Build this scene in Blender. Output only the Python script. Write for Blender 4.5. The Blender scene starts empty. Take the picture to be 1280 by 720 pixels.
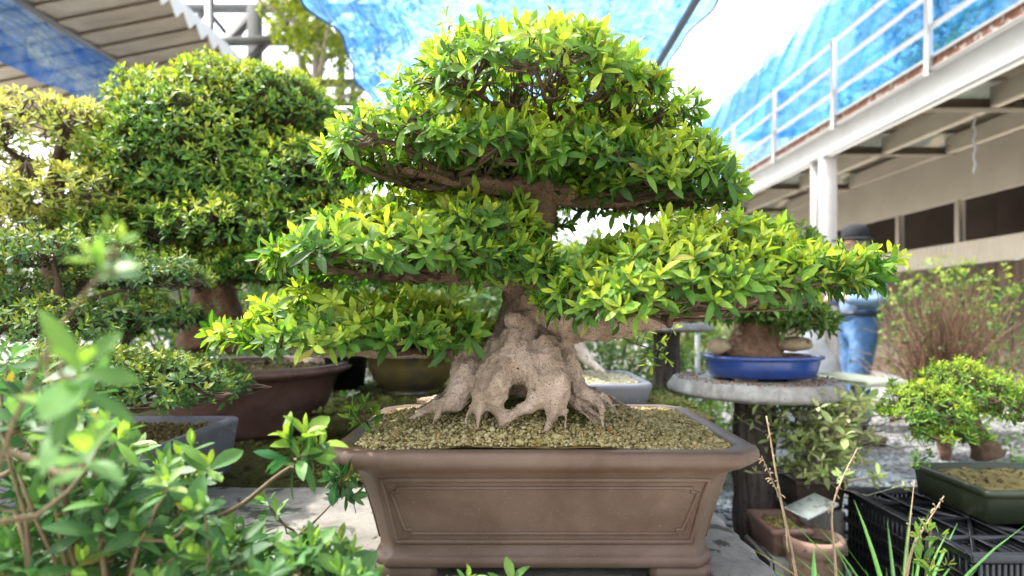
import bpy, bmesh, math, random
import numpy as np
from mathutils import Vector, Matrix

rng = np.random.default_rng(11)
random.seed(11)
HC = 1.02          # camera height above the ground (m)
F = 720.0          # focal length in photo pixels
scene = bpy.context.scene
COL = scene.collection
WL = {}


def P(px, py, d):
    """the place in the garden seen at a photo pixel, d metres away"""
    return np.array([(px - 640) / F * d, d, HC - (py - 390) / F * d])


def A(*v):
    return np.array(v, dtype=float)


def norm(v):
    return v / np.maximum(np.linalg.norm(v, axis=-1, keepdims=True), 1e-9)


# ------------------------------------------------------------------ materials
def nodes_of(m):
    m.use_nodes = True
    nt = m.node_tree
    nt.nodes.clear()
    return nt


def ramp(nt, stops, interp='LINEAR'):
    r = nt.nodes.new('ShaderNodeValToRGB')
    r.color_ramp.interpolation = interp
    e = r.color_ramp.elements
    while len(e) < len(stops):
        e.new(0.5)
    for i, (p, c) in enumerate(stops):
        e[i].position = p
        e[i].color = (c[0], c[1], c[2], 1) if not np.isscalar(c) else (c, c, c, 1)
    return r


def noise_node(nt, co, scale, detail=5, rough=.6, dist=0.0, sc=None):
    n = nt.nodes.new('ShaderNodeTexNoise')
    n.inputs['Scale'].default_value = scale
    n.inputs['Detail'].default_value = detail
    n.inputs['Roughness'].default_value = rough
    n.inputs['Distortion'].default_value = dist
    if sc is not None:
        mp = nt.nodes.new('ShaderNodeMapping')
        mp.inputs['Scale'].default_value = sc
        nt.links.new(co, mp.inputs['Vector'])
        co = mp.outputs['Vector']
    nt.links.new(co, n.inputs['Vector'])
    return n


def mix(nt, fac, a, b, mode='MIX'):
    m = nt.nodes.new('ShaderNodeMix')
    m.data_type = 'RGBA'
    m.blend_type = mode
    for s, v in ((m.inputs[0], fac), (m.inputs[6], a), (m.inputs[7], b)):
        if hasattr(v, 'is_linked'):
            nt.links.new(v, s)
        elif np.isscalar(v):
            s.default_value = v
        else:
            s.default_value = (v[0], v[1], v[2], 1)
    return m.outputs[2]


def surf(name, c1, c2, scale=20, c3=None, s3=60, t3=(.58, .66), rough=.7, spec=.4,
         bump=None, sc=None, rvar=0.0, c4=None, s4=8, t4=(.55, .65), coat=0.0):
    """a weathered surface: two tones by noise, spots of a third and a fourth, fine bump"""
    m = bpy.data.materials.new(name)
    nt = nodes_of(m)
    out = nt.nodes.new('ShaderNodeOutputMaterial')
    b = nt.nodes.new('ShaderNodeBsdfPrincipled')
    nt.links.new(b.outputs[0], out.inputs[0])
    tc = nt.nodes.new('ShaderNodeTexCoord').outputs['Object']
    n1 = noise_node(nt, tc, scale, 6, .65, .2, sc)
    r1 = ramp(nt, [(.3, c1), (.7, c2)])
    nt.links.new(n1.outputs[0], r1.inputs[0])
    col = r1.outputs[0]
    if c4 is not None:
        n = noise_node(nt, tc, s4, 5, .65, .4)
        r = ramp(nt, [(t4[0], 0.0), (t4[1], 1.0)])
        nt.links.new(n.outputs[0], r.inputs[0])
        col = mix(nt, r.outputs[0], col, c4)
    if c3 is not None:
        n = noise_node(nt, tc, s3, 3, .6)
        r = ramp(nt, [(t3[0], 0.0), (t3[1], 1.0)])
        nt.links.new(n.outputs[0], r.inputs[0])
        col = mix(nt, r.outputs[0], col, c3)
    nt.links.new(col, b.inputs['Base Color'])
    b.inputs['Roughness'].default_value = rough
    b.inputs['Specular IOR Level'].default_value = spec
    b.inputs['Coat Weight'].default_value = coat
    if rvar:
        r = ramp(nt, [(.3, max(0, rough - rvar)), (.7, min(1, rough + rvar))])
        nt.links.new(n1.outputs[0], r.inputs[0])
        nt.links.new(r.outputs[0], b.inputs['Roughness'])
    if bump:
        last = None
        for (s, st, dist) in bump:
            n = noise_node(nt, tc, s, 6, .65, 0, sc)
            bp = nt.nodes.new('ShaderNodeBump')
            bp.inputs['Strength'].default_value = st
            bp.inputs['Distance'].default_value = dist
            nt.links.new(n.outputs[0], bp.inputs['Height'])
            if last:
                nt.links.new(last, bp.inputs['Normal'])
            last = bp.outputs[0]
        nt.links.new(last, b.inputs['Normal'])
    return m


def leaf_mat(name, stops, trans=.47, tcol=(1.25, 1.2, .6), rough=.48, spec=.32, vein=.35):
    m = bpy.data.materials.new(name)
    nt = nodes_of(m)
    out = nt.nodes.new('ShaderNodeOutputMaterial')
    at = nt.nodes.new('ShaderNodeAttribute')
    at.attribute_name = 'leaf'
    sep = nt.nodes.new('ShaderNodeSeparateColor')
    nt.links.new(at.outputs['Color'], sep.inputs[0])
    r = ramp(nt, stops)
    nt.links.new(sep.outputs[0], r.inputs[0])
    # mottling of the blade
    tc = nt.nodes.new('ShaderNodeTexCoord').outputs['Object']
    n = noise_node(nt, tc, 160, 3, .6)
    rr = ramp(nt, [(.3, .82), (.7, 1.15)])
    nt.links.new(n.outputs[0], rr.inputs[0])
    col = mix(nt, 1.0, r.outputs[0], rr.outputs[0], 'MULTIPLY')
    rg = ramp(nt, [(0, .62), (.5, 1.0), (1, 1.22)])
    nt.links.new(sep.outputs[1], rg.inputs[0])
    col = mix(nt, 1.0, col, rg.outputs[0], 'MULTIPLY')
    ro = ramp(nt, [(.980, 0.0), (.986, .75)])
    nt.links.new(sep.outputs[1], ro.inputs[0])
    col = mix(nt, ro.outputs[0], col, (.30, .19, .04))
    # the midrib: paler along the centre of the blade
    rv = ramp(nt, [(.40, 0.0), (.485, 1.0), (.515, 1.0), (.60, 0.0)])
    nt.links.new(sep.outputs[2], rv.inputs[0])
    mm = nt.nodes.new('ShaderNodeMath')
    mm.operation = 'MULTIPLY'
    mm.inputs[1].default_value = vein
    nt.links.new(rv.outputs[0], mm.inputs[0])
    pale = mix(nt, .5, col, (.30, .36, .10))
    col = mix(nt, mm.outputs[0], col, pale)
    # undersides are paler and duller
    geo = nt.nodes.new('ShaderNodeNewGeometry')
    under = mix(nt, .25, col, (.12, .20, .06))
    col = mix(nt, geo.outputs['Backfacing'], col, under)
    b = nt.nodes.new('ShaderNodeBsdfPrincipled')
    nt.links.new(col, b.inputs['Base Color'])
    b.inputs['Roughness'].default_value = rough
    b.inputs['Specular IOR Level'].default_value = spec
    t = nt.nodes.new('ShaderNodeBsdfTranslucent')
    tcn = mix(nt, 1.0, col, tcol, 'MULTIPLY')
    nt.links.new(tcn, t.inputs['Color'])
    ms = nt.nodes.new('ShaderNodeMixShader')
    ms.inputs[0].default_value = trans
    nt.links.new(b.outputs[0], ms.inputs[1])
    nt.links.new(t.outputs[0], ms.inputs[2])
    nt.links.new(ms.outputs[0], out.inputs[0])
    return m


def grain_mat(name, stops):
    m = bpy.data.materials.new(name)
    nt = nodes_of(m)
    out = nt.nodes.new('ShaderNodeOutputMaterial')
    b = nt.nodes.new('ShaderNodeBsdfPrincipled')
    at = nt.nodes.new('ShaderNodeAttribute')
    at.attribute_name = 'leaf'
    sep = nt.nodes.new('ShaderNodeSeparateColor')
    nt.links.new(at.outputs['Color'], sep.inputs[0])
    r = ramp(nt, stops)
    nt.links.new(sep.outputs[0], r.inputs[0])
    tc = nt.nodes.new('ShaderNodeTexCoord').outputs['Object']
    n = noise_node(nt, tc, 400, 3, .6)
    rr = ramp(nt, [(.3, .75), (.7, 1.2)])
    nt.links.new(n.outputs[0], rr.inputs[0])
    col = mix(nt, 1.0, r.outputs[0], rr.outputs[0], 'MULTIPLY')
    nt.links.new(col, b.inputs['Base Color'])
    b.inputs['Roughness'].default_value = .9
    b.inputs['Specular IOR Level'].default_value = .2
    nt.links.new(b.outputs[0], out.inputs[0])
    return m


def net_mat(name, deep=(.01, .16, .62), pale=(.25, .55, .95), lo=.35, hi=.92, sc=(1, 6, 6), thr=(.35, .68), scale=1.2, patch=.35):
    """thin blue netting: more or less open, streaked along its folds"""
    m = bpy.data.materials.new(name)
    nt = nodes_of(m)
    out = nt.nodes.new('ShaderNodeOutputMaterial')
    tc = nt.nodes.new('ShaderNodeTexCoord').outputs['Object']
    n1 = noise_node(nt, tc, scale, 7, .65, .6, sc)
    n2 = noise_node(nt, tc, 13, 6, .75, .6)
    n3 = noise_node(nt, tc, scale * 2.2, 4, .6, 1.2, tuple(v * (1.6 if v > 1.5 else .5) for v in sc))
    rc = ramp(nt, [(thr[0], pale), (thr[1], deep)])
    nt.links.new(n1.outputs[0], rc.inputs[0])
    r3 = ramp(nt, [(.44, 0.0), (.495, .85), (.52, .85), (.56, 0.0)])
    nt.links.new(n3.outputs[0], r3.inputs[0])
    rco = mix(nt, r3.outputs[0], rc.outputs[0], deep)
    d = nt.nodes.new('ShaderNodeBsdfDiffuse')
    nt.links.new(rco, d.inputs[0])
    t = nt.nodes.new('ShaderNodeBsdfTranslucent')
    nt.links.new(rco, t.inputs[0])
    g = nt.nodes.new('ShaderNodeBsdfGlossy')
    g.inputs['Roughness'].default_value = .35
    g.inputs['Color'].default_value = (.8, .9, 1, 1)
    m1 = nt.nodes.new('ShaderNodeMixShader')
    m1.inputs[0].default_value = .7
    nt.links.new(d.outputs[0], m1.inputs[1])
    nt.links.new(t.outputs[0], m1.inputs[2])
    m2 = nt.nodes.new('ShaderNodeMixShader')
    m2.inputs[0].default_value = .06
    nt.links.new(m1.outputs[0], m2.inputs[1])
    nt.links.new(g.outputs[0], m2.inputs[2])
    tr = nt.nodes.new('ShaderNodeBsdfTransparent')
    tr.inputs['Color'].default_value = (.62, .84, 1, 1)
    ra = ramp(nt, [(thr[0], lo), (thr[1], hi)])
    nt.links.new(n1.outputs[0], ra.inputs[0])
    rb = ramp(nt, [(.40, 1.0 - patch), (.62, 1.0)])
    nt.links.new(n2.outputs[0], rb.inputs[0])
    mu = nt.nodes.new('ShaderNodeMath')
    mu.operation = 'MULTIPLY'
    nt.links.new(ra.outputs[0], mu.inputs[0])
    nt.links.new(rb.outputs[0], mu.inputs[1])
    m3 = nt.nodes.new('ShaderNodeMixShader')
    nt.links.new(mu.outputs[0], m3.inputs[0])
    nt.links.new(tr.outputs[0], m3.inputs[1])
    nt.links.new(m2.outputs[0], m3.inputs[2])
    nt.links.new(m3.outputs[0], out.inputs[0])
    return m


M = {}
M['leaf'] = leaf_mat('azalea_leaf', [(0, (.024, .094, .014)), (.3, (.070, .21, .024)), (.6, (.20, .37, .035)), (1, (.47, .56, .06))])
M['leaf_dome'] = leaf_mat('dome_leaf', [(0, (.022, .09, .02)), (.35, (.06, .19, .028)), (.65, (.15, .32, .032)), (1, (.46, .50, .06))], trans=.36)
M['leaf_dark'] = leaf_mat('dark_leaf', [(0, (.02, .075, .026)), (.45, (.055, .15, .045)), (.75, (.14, .25, .045)), (1, (.32, .36, .06))], trans=.28)
M['leaf_pale'] = leaf_mat('pale_leaf', [(0, (.07, .16, .035)), (.5, (.26, .36, .07)), (1, (.58, .58, .16))], trans=.42)
M['leaf_front'] = leaf_mat('front_leaf', [(0, (.016, .085, .038)), (.45, (.05, .165, .055)), (.75, (.15, .31, .055)), (1, (.30, .45, .05))], trans=.40)
M['leaf_tree'] = leaf_mat('tree_leaf', [(0, (.14, .22, .02)), (.5, (.26, .34, .02)), (1, (.42, .42, .03))], trans=.55, tcol=(1.3, 1.25, .5))
M['leaf_shrub'] = leaf_mat('shrub_leaf', [(0, (.018, .06, .012)), (.5, (.06, .14, .022)), (1, (.16, .25, .03))], trans=.35)
M['leaf_white'] = leaf_mat('variegated_leaf', [(0, (.17, .30, .09)), (.5, (.38, .48, .17)), (1, (.64, .66, .36))], trans=.35)
M['grass'] = leaf_mat('grass_blade', [(0, (.02, .10, .02)), (.5, (.05, .20, .04)), (1, (.16, .30, .05))], trans=.35, vein=.2)
M['bark'] = surf('azalea_bark', (.265, .192, .136), (.51, .39, .295), 26, c3=(.09, .066, .05), s3=380, t3=(.575, .645), rough=.85, spec=.2,
                 bump=[(70, .5, .010), (280, .6, .005)], c4=(.57, .44, .36), s4=13, t4=(.48, .66))
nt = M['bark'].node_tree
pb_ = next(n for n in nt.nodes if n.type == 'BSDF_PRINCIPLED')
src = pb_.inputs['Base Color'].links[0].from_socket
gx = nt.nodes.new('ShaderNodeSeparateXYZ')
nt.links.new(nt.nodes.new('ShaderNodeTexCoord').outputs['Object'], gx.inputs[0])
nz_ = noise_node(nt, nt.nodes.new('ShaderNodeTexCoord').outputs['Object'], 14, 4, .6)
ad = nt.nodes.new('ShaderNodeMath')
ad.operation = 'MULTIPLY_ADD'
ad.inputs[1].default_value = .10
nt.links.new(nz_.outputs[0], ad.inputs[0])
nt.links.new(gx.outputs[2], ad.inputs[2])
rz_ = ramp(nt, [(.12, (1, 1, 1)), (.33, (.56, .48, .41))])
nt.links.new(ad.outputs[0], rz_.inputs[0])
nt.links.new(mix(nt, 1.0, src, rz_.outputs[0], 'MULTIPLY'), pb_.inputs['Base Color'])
M['bark_dark'] = surf('branch_bark', (.055, .036, .026), (.13, .085, .058), 60, rough=.9, spec=.2, bump=[(150, .6, .004)])
M['bark_red'] = surf('reddish_bark', (.10, .055, .035), (.24, .145, .09), 30, c3=(.05, .03, .02), s3=130, rough=.85, spec=.25, bump=[(60, .6, .01)])
M['bark_grey'] = surf('grey_bark', (.26, .22, .18), (.46, .41, .35), 22, c3=(.1, .085, .07), s3=90, rough=.9, bump=[(50, .6, .01)])
M['twig'] = surf('green_twig', (.07, .048, .022), (.14, .10, .045), 80, rough=.7)
M['clay'] = surf('brown_clay', (.096, .061, .043), (.138, .090, .064), 7, c3=(.30, .24, .2), s3=380, t3=(.67, .73), rough=.52, spec=.42,
                 bump=[(35, .10, .004), (420, .10, .001)], c4=(.078, .044, .028), s4=5, t4=(.46, .66), rvar=.12)
M['clay_red'] = surf('red_brown_clay', (.12, .062, .05), (.18, .098, .078), 12, rough=.5, spec=.45, bump=[(30, .15, .004)], c4=(.08, .05, .04), s4=5)
M['clay_terra'] = surf('mossy_terracotta', (.20, .12, .09), (.32, .20, .15), 14, c3=(.10, .09, .05), s3=40, rough=.85, bump=[(40, .4, .004)])
M['pot_grey'] = surf('grey_glaze', (.13, .135, .16), (.20, .205, .235), 10, c3=(.42, .41, .40), s3=55, t3=(.66, .74), rough=.55, spec=.45, bump=[(30, .15, .003)])
M['pot_olive'] = surf('olive_glaze', (.07, .055, .02), (.17, .125, .035), 6, c4=(.06, .055, .045), s4=4, t4=(.45, .6), rough=.3, spec=.6, bump=[(25, .1, .003)])
M['pot_blue'] = surf('blue_glaze', (.012, .036, .16), (.022, .06, .25), 9, c3=(.05, .10, .28), s3=80, t3=(.64, .76), rough=.26, spec=.6, bump=[(30, .08, .002)], coat=.3)
M['pot_black'] = surf('black_plastic_pot', (.012, .014, .016), (.022, .024, .027), 10, rough=.45)
M['pot_green'] = surf('dark_green_glaze', (.018, .026, .014), (.04, .052, .028), 8, rough=.4, spec=.5, bump=[(30, .1, .003)])
M['pot_brown'] = surf('dull_brown_glaze', (.05, .035, .03), (.085, .06, .05), 10, rough=.5, bump=[(30, .1, .003)])
M['clay_foot'] = surf('bare_clay_foot', (.20, .15, .11), (.28, .22, .17), 30, rough=.9)
M['soil'] = surf('soil_base', (.10, .085, .045), (.20, .165, .09), 140, c3=(.05, .04, .025), s3=260, rough=.95, spec=.1, bump=[(220, .9, .006)])
M['grain'] = grain_mat('soil_grain', [(0, (.045, .034, .013)), (.3, (.15, .115, .042)), (.6, (.27, .215, .085)), (.85, (.38, .32, .15)), (.96, (.44, .38, .22)), (1, (.45, .20, .05))])
M['grain_pale'] = grain_mat('pale_grain', [(0, (.20, .17, .10)), (.5, (.40, .36, .23)), (1, (.55, .50, .36))])
M['grain_red'] = grain_mat('red_grain', [(0, (.06, .03, .02)), (.5, (.17, .085, .05)), (1, (.34, .21, .13))])
M['gravel'] = grain_mat('gravel_stone', [(0, (.10, .105, .11)), (.5, (.19, .197, .20)), (1, (.31, .31, .305))])
M['moss'] = surf('moss', (.035, .035, .014), (.085, .085, .025), 40, c3=(.05, .035, .02), s3=24, rough=.95, spec=.1, bump=[(160, 1, .01)])
M['concrete'] = surf('pale_concrete', (.125, .118, .106), (.25, .236, .21), 14, c3=(.10, .085, .065), s3=120, t3=(.64, .70), rough=.9, spec=.25,
                     bump=[(60, .5, .006), (260, .4, .002)], c4=(.05, .055, .038), s4=9, t4=(.535, .59))
M['concrete_log'] = surf('log_concrete', (.14, .13, .118), (.27, .258, .235), 18, c3=(.07, .065, .06), s3=50, t3=(.66, .76), rough=.85, bump=[(60, .4, .004), (24, .8, .02)], sc=(1, 1, .5))
M['log_leg'] = surf('cast_log_leg', (.045, .036, .032), (.15, .122, .105), 40, rough=.9, bump=[(45, 1.0, .03), (160, .6, .006)], sc=(1, 1, .16), c3=(.03, .026, .024), s3=60)
M['ground'] = surf('gravel_ground', (.17, .173, .173), (.26, .26, .256), 30, c3=(.15, .15, .15), s3=120, rough=.95, spec=.2, bump=[(90, .8, .01)], c4=(.13, .11, .08), s4=.9, t4=(.5, .62))
M['wood_wall'] = surf('weathered_brown_boards', (.13, .085, .06), (.24, .165, .12), 5, rough=.85, sc=(3, 3, .4), c4=(.32, .25, .2), s4=2, t4=(.55, .7))
M['yard'] = surf('pale_bounce_ground', (.40, .385, .35), (.56, .54, .49), 1.2, rough=.9, c4=(.3, .28, .24), s4=.6, t4=(.5, .65), bump=[(30, .4, .006)])  # pale tone of the added ground sheet that bounces light
M['white'] = surf('white_paint', (.66, .65, .63), (.78, .77, .75), 3, c3=(.34, .20, .12), s3=9, t3=(.70, .76), rough=.5, bump=[(12, .1, .004)])
M['white_dull'] = surf('dull_white_steel', (.11, .11, .115), (.17, .17, .175), 2, rough=.5)
M['cream'] = surf('cream_paint', (.44, .38, .29), (.55, .48, .38), 1.5, rough=.7)
M['rust'] = surf('rusted_steel', (.16, .055, .028), (.36, .16, .09), 9, c3=(.62, .55, .48), s3=12, t3=(.55, .62), rough=.9, bump=[(30, .6, .01)])
M['underdeck'] = surf('underdeck_sheet', (.46, .40, .31), (.58, .51, .41), 1.2, rough=.75)
M['brown_glass'] = surf('dark_brown_glass', (.020, .013, .010), (.045, .03, .022), 2, rough=.12, spec=.6)
M['roof_brown'] = surf('brown_roof_board', (.34, .28, .22), (.56, .47, .37), 1.4, c4=(.66, .58, .48), s4=1.1, t4=(.5, .7), rough=.8, sc=(1, 3, 1))
M['metal_grey'] = surf('galvanised_pipe', (.36, .37, .38), (.52, .53, .54), 6, rough=.4, spec=.6)
M['metal_dark'] = surf('dark_pipe', (.10, .11, .12), (.18, .19, .20), 6, rough=.45)
M['crate'] = surf('black_plastic', (.008, .009, .012), (.018, .02, .024), 10, rough=.35, spec=.5)
M['denim'] = surf('blue_denim', (.032, .085, .20), (.07, .15, .29), 11, c3=(.13, .22, .35), s3=7, t3=(.55, .75), rough=.9, bump=[(9, .6, .03), (300, .3, .002)])
M['shirt'] = surf('pale_blue_shirt', (.13, .21, .33), (.19, .28, .41), 6, rough=.9, bump=[(10, .7, .03)])
M['cap'] = surf('black_cloth', (.008, .009, .011), (.016, .017, .02), 20, rough=.9)
M['skin'] = surf('skin', (.42, .25, .17), (.50, .31, .22), 20, rough=.55)
M['shoe'] = surf('dark_shoe', (.03, .022, .018), (.06, .045, .035), 20, rough=.6)
M['hair'] = surf('grey_hair', (.10, .10, .10), (.22, .22, .22), 60, rough=.7)
M['belt'] = surf('dark_belt', (.012, .014, .03), (.02, .022, .04), 20, rough=.5)
M['board'] = surf('pale_board', (.36, .38, .26), (.5, .51, .38), 6, rough=.8, c4=(.16, .2, .08), s4=5, t4=(.5, .65))
M['slate'] = surf('pale_slate', (.36, .40, .36), (.52, .55, .50), 10, c3=(.22, .22, .19), s3=30, rough=.75)
M['rock'] = surf('tan_rock', (.22, .165, .10), (.42, .33, .22), 16, c3=(.10, .08, .05), s3=30, rough=.85, bump=[(30, .8, .02)])
M['sack'] = surf('white_sack', (.26, .26, .26), (.40, .40, .40), 6, rough=.6, bump=[(14, .6, .02)])
M['dry'] = surf('dry_stalk', (.24, .17, .10), (.40, .31, .20), 50, rough=.9)
M['flower'] = surf('pink_petal', (.55, .06, .22), (.70, .14, .33), 30, rough=.6)
M['hem'] = surf('blue_cord', (.01, .08, .25), (.02, .13, .36), 20, rough=.7)
M['net_top'] = net_mat('blue_net_overhead', deep=(.01, .12, .42), pale=(.12, .30, .56), lo=.86, hi=1.0, sc=(5, 1, 5), thr=(.40, .68), scale=1.0, patch=.55)
M['net_deck'] = net_mat('blue_net_deck', deep=(.002, .12, .40), pale=(.06, .38, .66), lo=.48, hi=1.0, sc=(5, .8, 2.2), thr=(.34, .62), scale=.55, patch=.5)
M['net_left'] = net_mat('blue_net_left', deep=(.005, .14, .58), pale=(.55, .74, .92), lo=.7, hi=.97, sc=(5, .7, 3), thr=(.40, .62), scale=1.2, patch=.4)


# ------------------------------------------------------------------ mesh buffer
class Buf:
    def __init__(s):
        s.v, s.f, s.c, s.n = [], [], [], 0

    def add(s, v, faces, col=None):
        v = np.asarray(v, dtype=float).reshape(-1, 3)
        for f in (faces if isinstance(faces, list) else [faces]):
            f = np.asarray(f, dtype=np.int64)
            if f.size:
                s.f.append(f + s.n)
        s.v.append(v)
        if col is None:
            col = np.full((len(v), 4), .5)
        s.c.append(col)
        s.n += len(v)

    # -- shapes
    def loft(s, rings, close=True, cap0=False, cap1=False, wrap=False):
        rings = np.asarray(rings, dtype=float)
        R, N = rings.shape[:2]
        idx = np.arange(R * N).reshape(R, N)
        nr = R if wrap else R - 1
        i0 = idx[np.arange(nr)]
        i1 = idx[(np.arange(nr) + 1) % R]
        if close:
            q = np.stack([i0, np.roll(i0, -1, 1), np.roll(i1, -1, 1), i1], -1).reshape(-1, 4)
        else:
            q = np.stack([i0[:, :-1], i0[:, 1:], i1[:, 1:], i1[:, :-1]], -1).reshape(-1, 4)
        fs = [q]
        if cap0:
            fs.append(idx[0][::-1][None, :])
        if cap1:
            fs.append(idx[-1][None, :])
        s.add(rings, fs)

    def tube(s, pts, rad, sides=10, caps=True, wob=0.0, ph=0.0):
        pts = np.asarray(pts, dtype=float)
        rad = np.broadcast_to(np.asarray(rad, dtype=float), (len(pts),))
        t = norm(np.gradient(pts, axis=0))
        ref = A(0, 0, 1) if abs(t[0][2]) < .9 else A(0, 1, 0)
        e1 = norm(np.cross(t[0], ref))
        rings = []
        ang = np.arange(sides) / sides * 2 * np.pi + ph
        for p, d, r in zip(pts, t, rad):
            e1 = norm(e1 - d * np.dot(e1, d))
            e2 = np.cross(d, e1)
            rr = r * (1 + wob * (rng.random(sides) - .5))
            rings.append(p + rr[:, None] * (np.cos(ang)[:, None] * e1 + np.sin(ang)[:, None] * e2))
        s.loft(rings, True, caps, caps)

    def tubes(s, pts, rad, sides=4):
        """many thin tubes at once: pts (M, n, 3), rad (M, n)"""
        Mn, n = pts.shape[:2]
        t = norm(np.gradient(pts, axis=1))
        ref = np.where(np.abs(t[..., 2:3]) < .8, A(0, 0, 1), A(1, 0, 0))
        e1 = norm(np.cross(t, ref))
        e2 = np.cross(t, e1)
        ang = np.arange(sides) / sides * 2 * np.pi
        v = pts[:, :, None, :] + rad[:, :, None, None] * (np.cos(ang)[:, None] * e1[:, :, None, :] + np.sin(ang)[:, None] * e2[:, :, None, :])
        idx = np.arange(Mn * n * sides).reshape(Mn, n, sides)
        q = np.stack([idx[:, :-1], np.roll(idx[:, :-1], -1, 2), np.roll(idx[:, 1:], -1, 2), idx[:, 1:]], -1).reshape(-1, 4)
        s.add(v, q)

    def box(s, c, size, rz=0.0, bev=.004, R=None):
        hx, hy, hz = [a / 2 for a in size]
        b = min(bev, hx * .45, hy * .45, hz * .45)
        vs, key = [], {}
        for sx in (-1, 1):
            for sy in (-1, 1):
                for sz in (-1, 1):
                    for ax in range(3):
                        p = [sx * (hx - b), sy * (hy - b), sz * (hz - b)]
                        p[ax] = (sx * hx, sy * hy, sz * hz)[ax]
                        key[(sx, sy, sz, ax)] = len(vs)
                        vs.append(p)
        q, t = [], []
        for ax in range(3):
            o = [i for i in range(3) if i != ax]
            for sg in (-1, 1):
                f = []
                for a, bb in ((-1, -1), (1, -1), (1, 1), (-1, 1)):
                    k = [0, 0, 0]
                    k[ax], k[o[0]], k[o[1]] = sg, a, bb
                    f.append(key[(*k, ax)])
                flip = (sg < 0) ^ (ax == 1)
                q.append(f[::-1] if flip else f)
        for ax in range(3):
            o = [i for i in range(3) if i != ax]
            for a in (-1, 1):
                for bb in (-1, 1):
                    k0, k1 = [0] * 3, [0] * 3
                    k0[ax], k1[ax] = -1, 1
                    for k in (k0, k1):
                        k[o[0]], k[o[1]] = a, bb
                    q.append([key[(*k0, o[0])], key[(*k1, o[0])], key[(*k1, o[1])], key[(*k0, o[1])]])
        for sx in (-1, 1):
            for sy in (-1, 1):
                for sz in (-1, 1):
                    t.append([key[(sx, sy, sz, a)] for a in range(3)])
        v = np.array(vs)
        if R is not None:
            v = v @ np.asarray(R).T
        elif rz:
            c_, s_ = math.cos(rz), math.sin(rz)
            v = v @ np.array([[c_, -s_, 0], [s_, c_, 0], [0, 0, 1]]).T
        s.add(v + np.asarray(c), [np.array(q), np.array(t)])

    def bar(s, a, b, w, h=None, bev=.003):
        """a square bar from a to b"""
        a, b = np.asarray(a, float), np.asarray(b, float)
        d = b - a
        L = np.linalg.norm(d)
        x = d / L
        up = A(0, 0, 1) if abs(x[2]) < .95 else A(0, 1, 0)
        y = norm(np.cross(up, x))
        z = np.cross(x, y)
        s.box((a + b) / 2, (L, w, h or w), bev=bev, R=np.stack([x, y, z], 1))

    def lathe(s, c, prof, seg=48, sx=1.0, sy=1.0, mod=None, cap0=True, cap1=False):
        a = np.arange(seg) / seg * 2 * np.pi
        rings = []
        for i, (r, z) in enumerate(prof):
            rr = np.full(seg, float(r))
            if mod:
                rr = rr * mod(a, i, z)
            rings.append(np.stack([c[0] + sx * rr * np.cos(a), c[1] + sy * rr * np.sin(a), np.full(seg, c[2] + z)], 1))
        s.loft(rings, True, cap0, cap1)

    def leaves(s, base, axis, nrm, L, W, tint, U=(0, .12, .35, .6, .82, 1), Wp=(.07, .34, .85, 1, .70, .06), fold=.18, curl=.18, rnd=None):
        Mn = len(base)
        if Mn == 0:
            return
        U, Wp = np.array(U), np.array(Wp)
        n = len(U)
        axis = norm(axis)
        nrm = norm(nrm - axis * np.sum(nrm * axis, 1, keepdims=True))
        side = np.cross(nrm, axis)
        curl = np.broadcast_to(curl, (Mn,))
        fold = np.broadcast_to(fold, (Mn,))
        tw = rng.normal(0, .25, Mn)
        v = np.zeros((Mn, n, 3, 3))
        for j, sg in enumerate((-1, 0, 1)):
            w = W[:, None] * Wp[None] * sg
            up = fold[:, None] * np.abs(w) - (curl * L)[:, None] * (U ** 2)[None] + tw[:, None] * w * U[None]
            v[:, :, j] = (base[:, None] + axis[:, None] * (L[:, None] * (U - .12 * np.abs(curl)[:, None] * U ** 2))[..., None]
                          + side[:, None] * w[..., None] + nrm[:, None] * up[..., None])
        idx = np.arange(Mn * n * 3).reshape(Mn, n, 3)
        q = np.stack([idx[:, :-1, :-1], idx[:, :-1, 1:], idx[:, 1:, 1:], idx[:, 1:, :-1]], -1).reshape(-1, 4)
        col = np.ones((Mn, n, 3, 4))
        col[..., 0] = np.clip(tint, 0, 1)[:, None, None]
        col[..., 1] = rng.random(Mn)[:, None, None]
        col[..., 2] = np.array([0, .5, 1])[None, None]
        s.add(v, q, col.reshape(-1, 4))

    def grains(s, pos, size, tint, flat=.8):
        t = (1 + 5 ** .5) / 2
        V = norm(np.array([(-1, t, 0), (1, t, 0), (-1, -t, 0), (1, -t, 0), (0, -1, t), (0, 1, t), (0, -1, -t), (0, 1, -t), (t, 0, -1), (t, 0, 1), (-t, 0, -1), (-t, 0, 1)], float))
        Fc = np.array([(0, 11, 5), (0, 5, 1), (0, 1, 7), (0, 7, 10), (0, 10, 11), (1, 5, 9), (5, 11, 4), (11, 10, 2), (10, 7, 6), (7, 1, 8), (3, 9, 4), (3, 4, 2), (3, 2, 6), (3, 6, 8), (3, 8, 9), (4, 9, 5), (2, 4, 11), (6, 2, 10), (8, 6, 7), (9, 8, 1)])
        Mn = len(pos)
        sc = size[:, None] * rng.uniform(.65, 1.35, (Mn, 3)) * A(1, 1, flat)
        rz = rng.uniform(0, 2 * np.pi, Mn)
        vv = V[None] * sc[:, None] * rng.uniform(.75, 1.15, (Mn, 12, 1))
        c, s_ = np.cos(rz)[:, None], np.sin(rz)[:, None]
        x = vv[..., 0] * c - vv[..., 1] * s_
        y = vv[..., 0] * s_ + vv[..., 1] * c
        vv = np.stack([x, y, vv[..., 2]], -1) + pos[:, None]
        f = (Fc[None] + (np.arange(Mn) * 12)[:, None, None]).reshape(-1, 3)
        col = np.ones((Mn, 12, 4))
        col[..., 0] = np.clip(tint, 0, 1)[:, None]
        s.add(vv, f, col.reshape(-1, 4))

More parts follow.
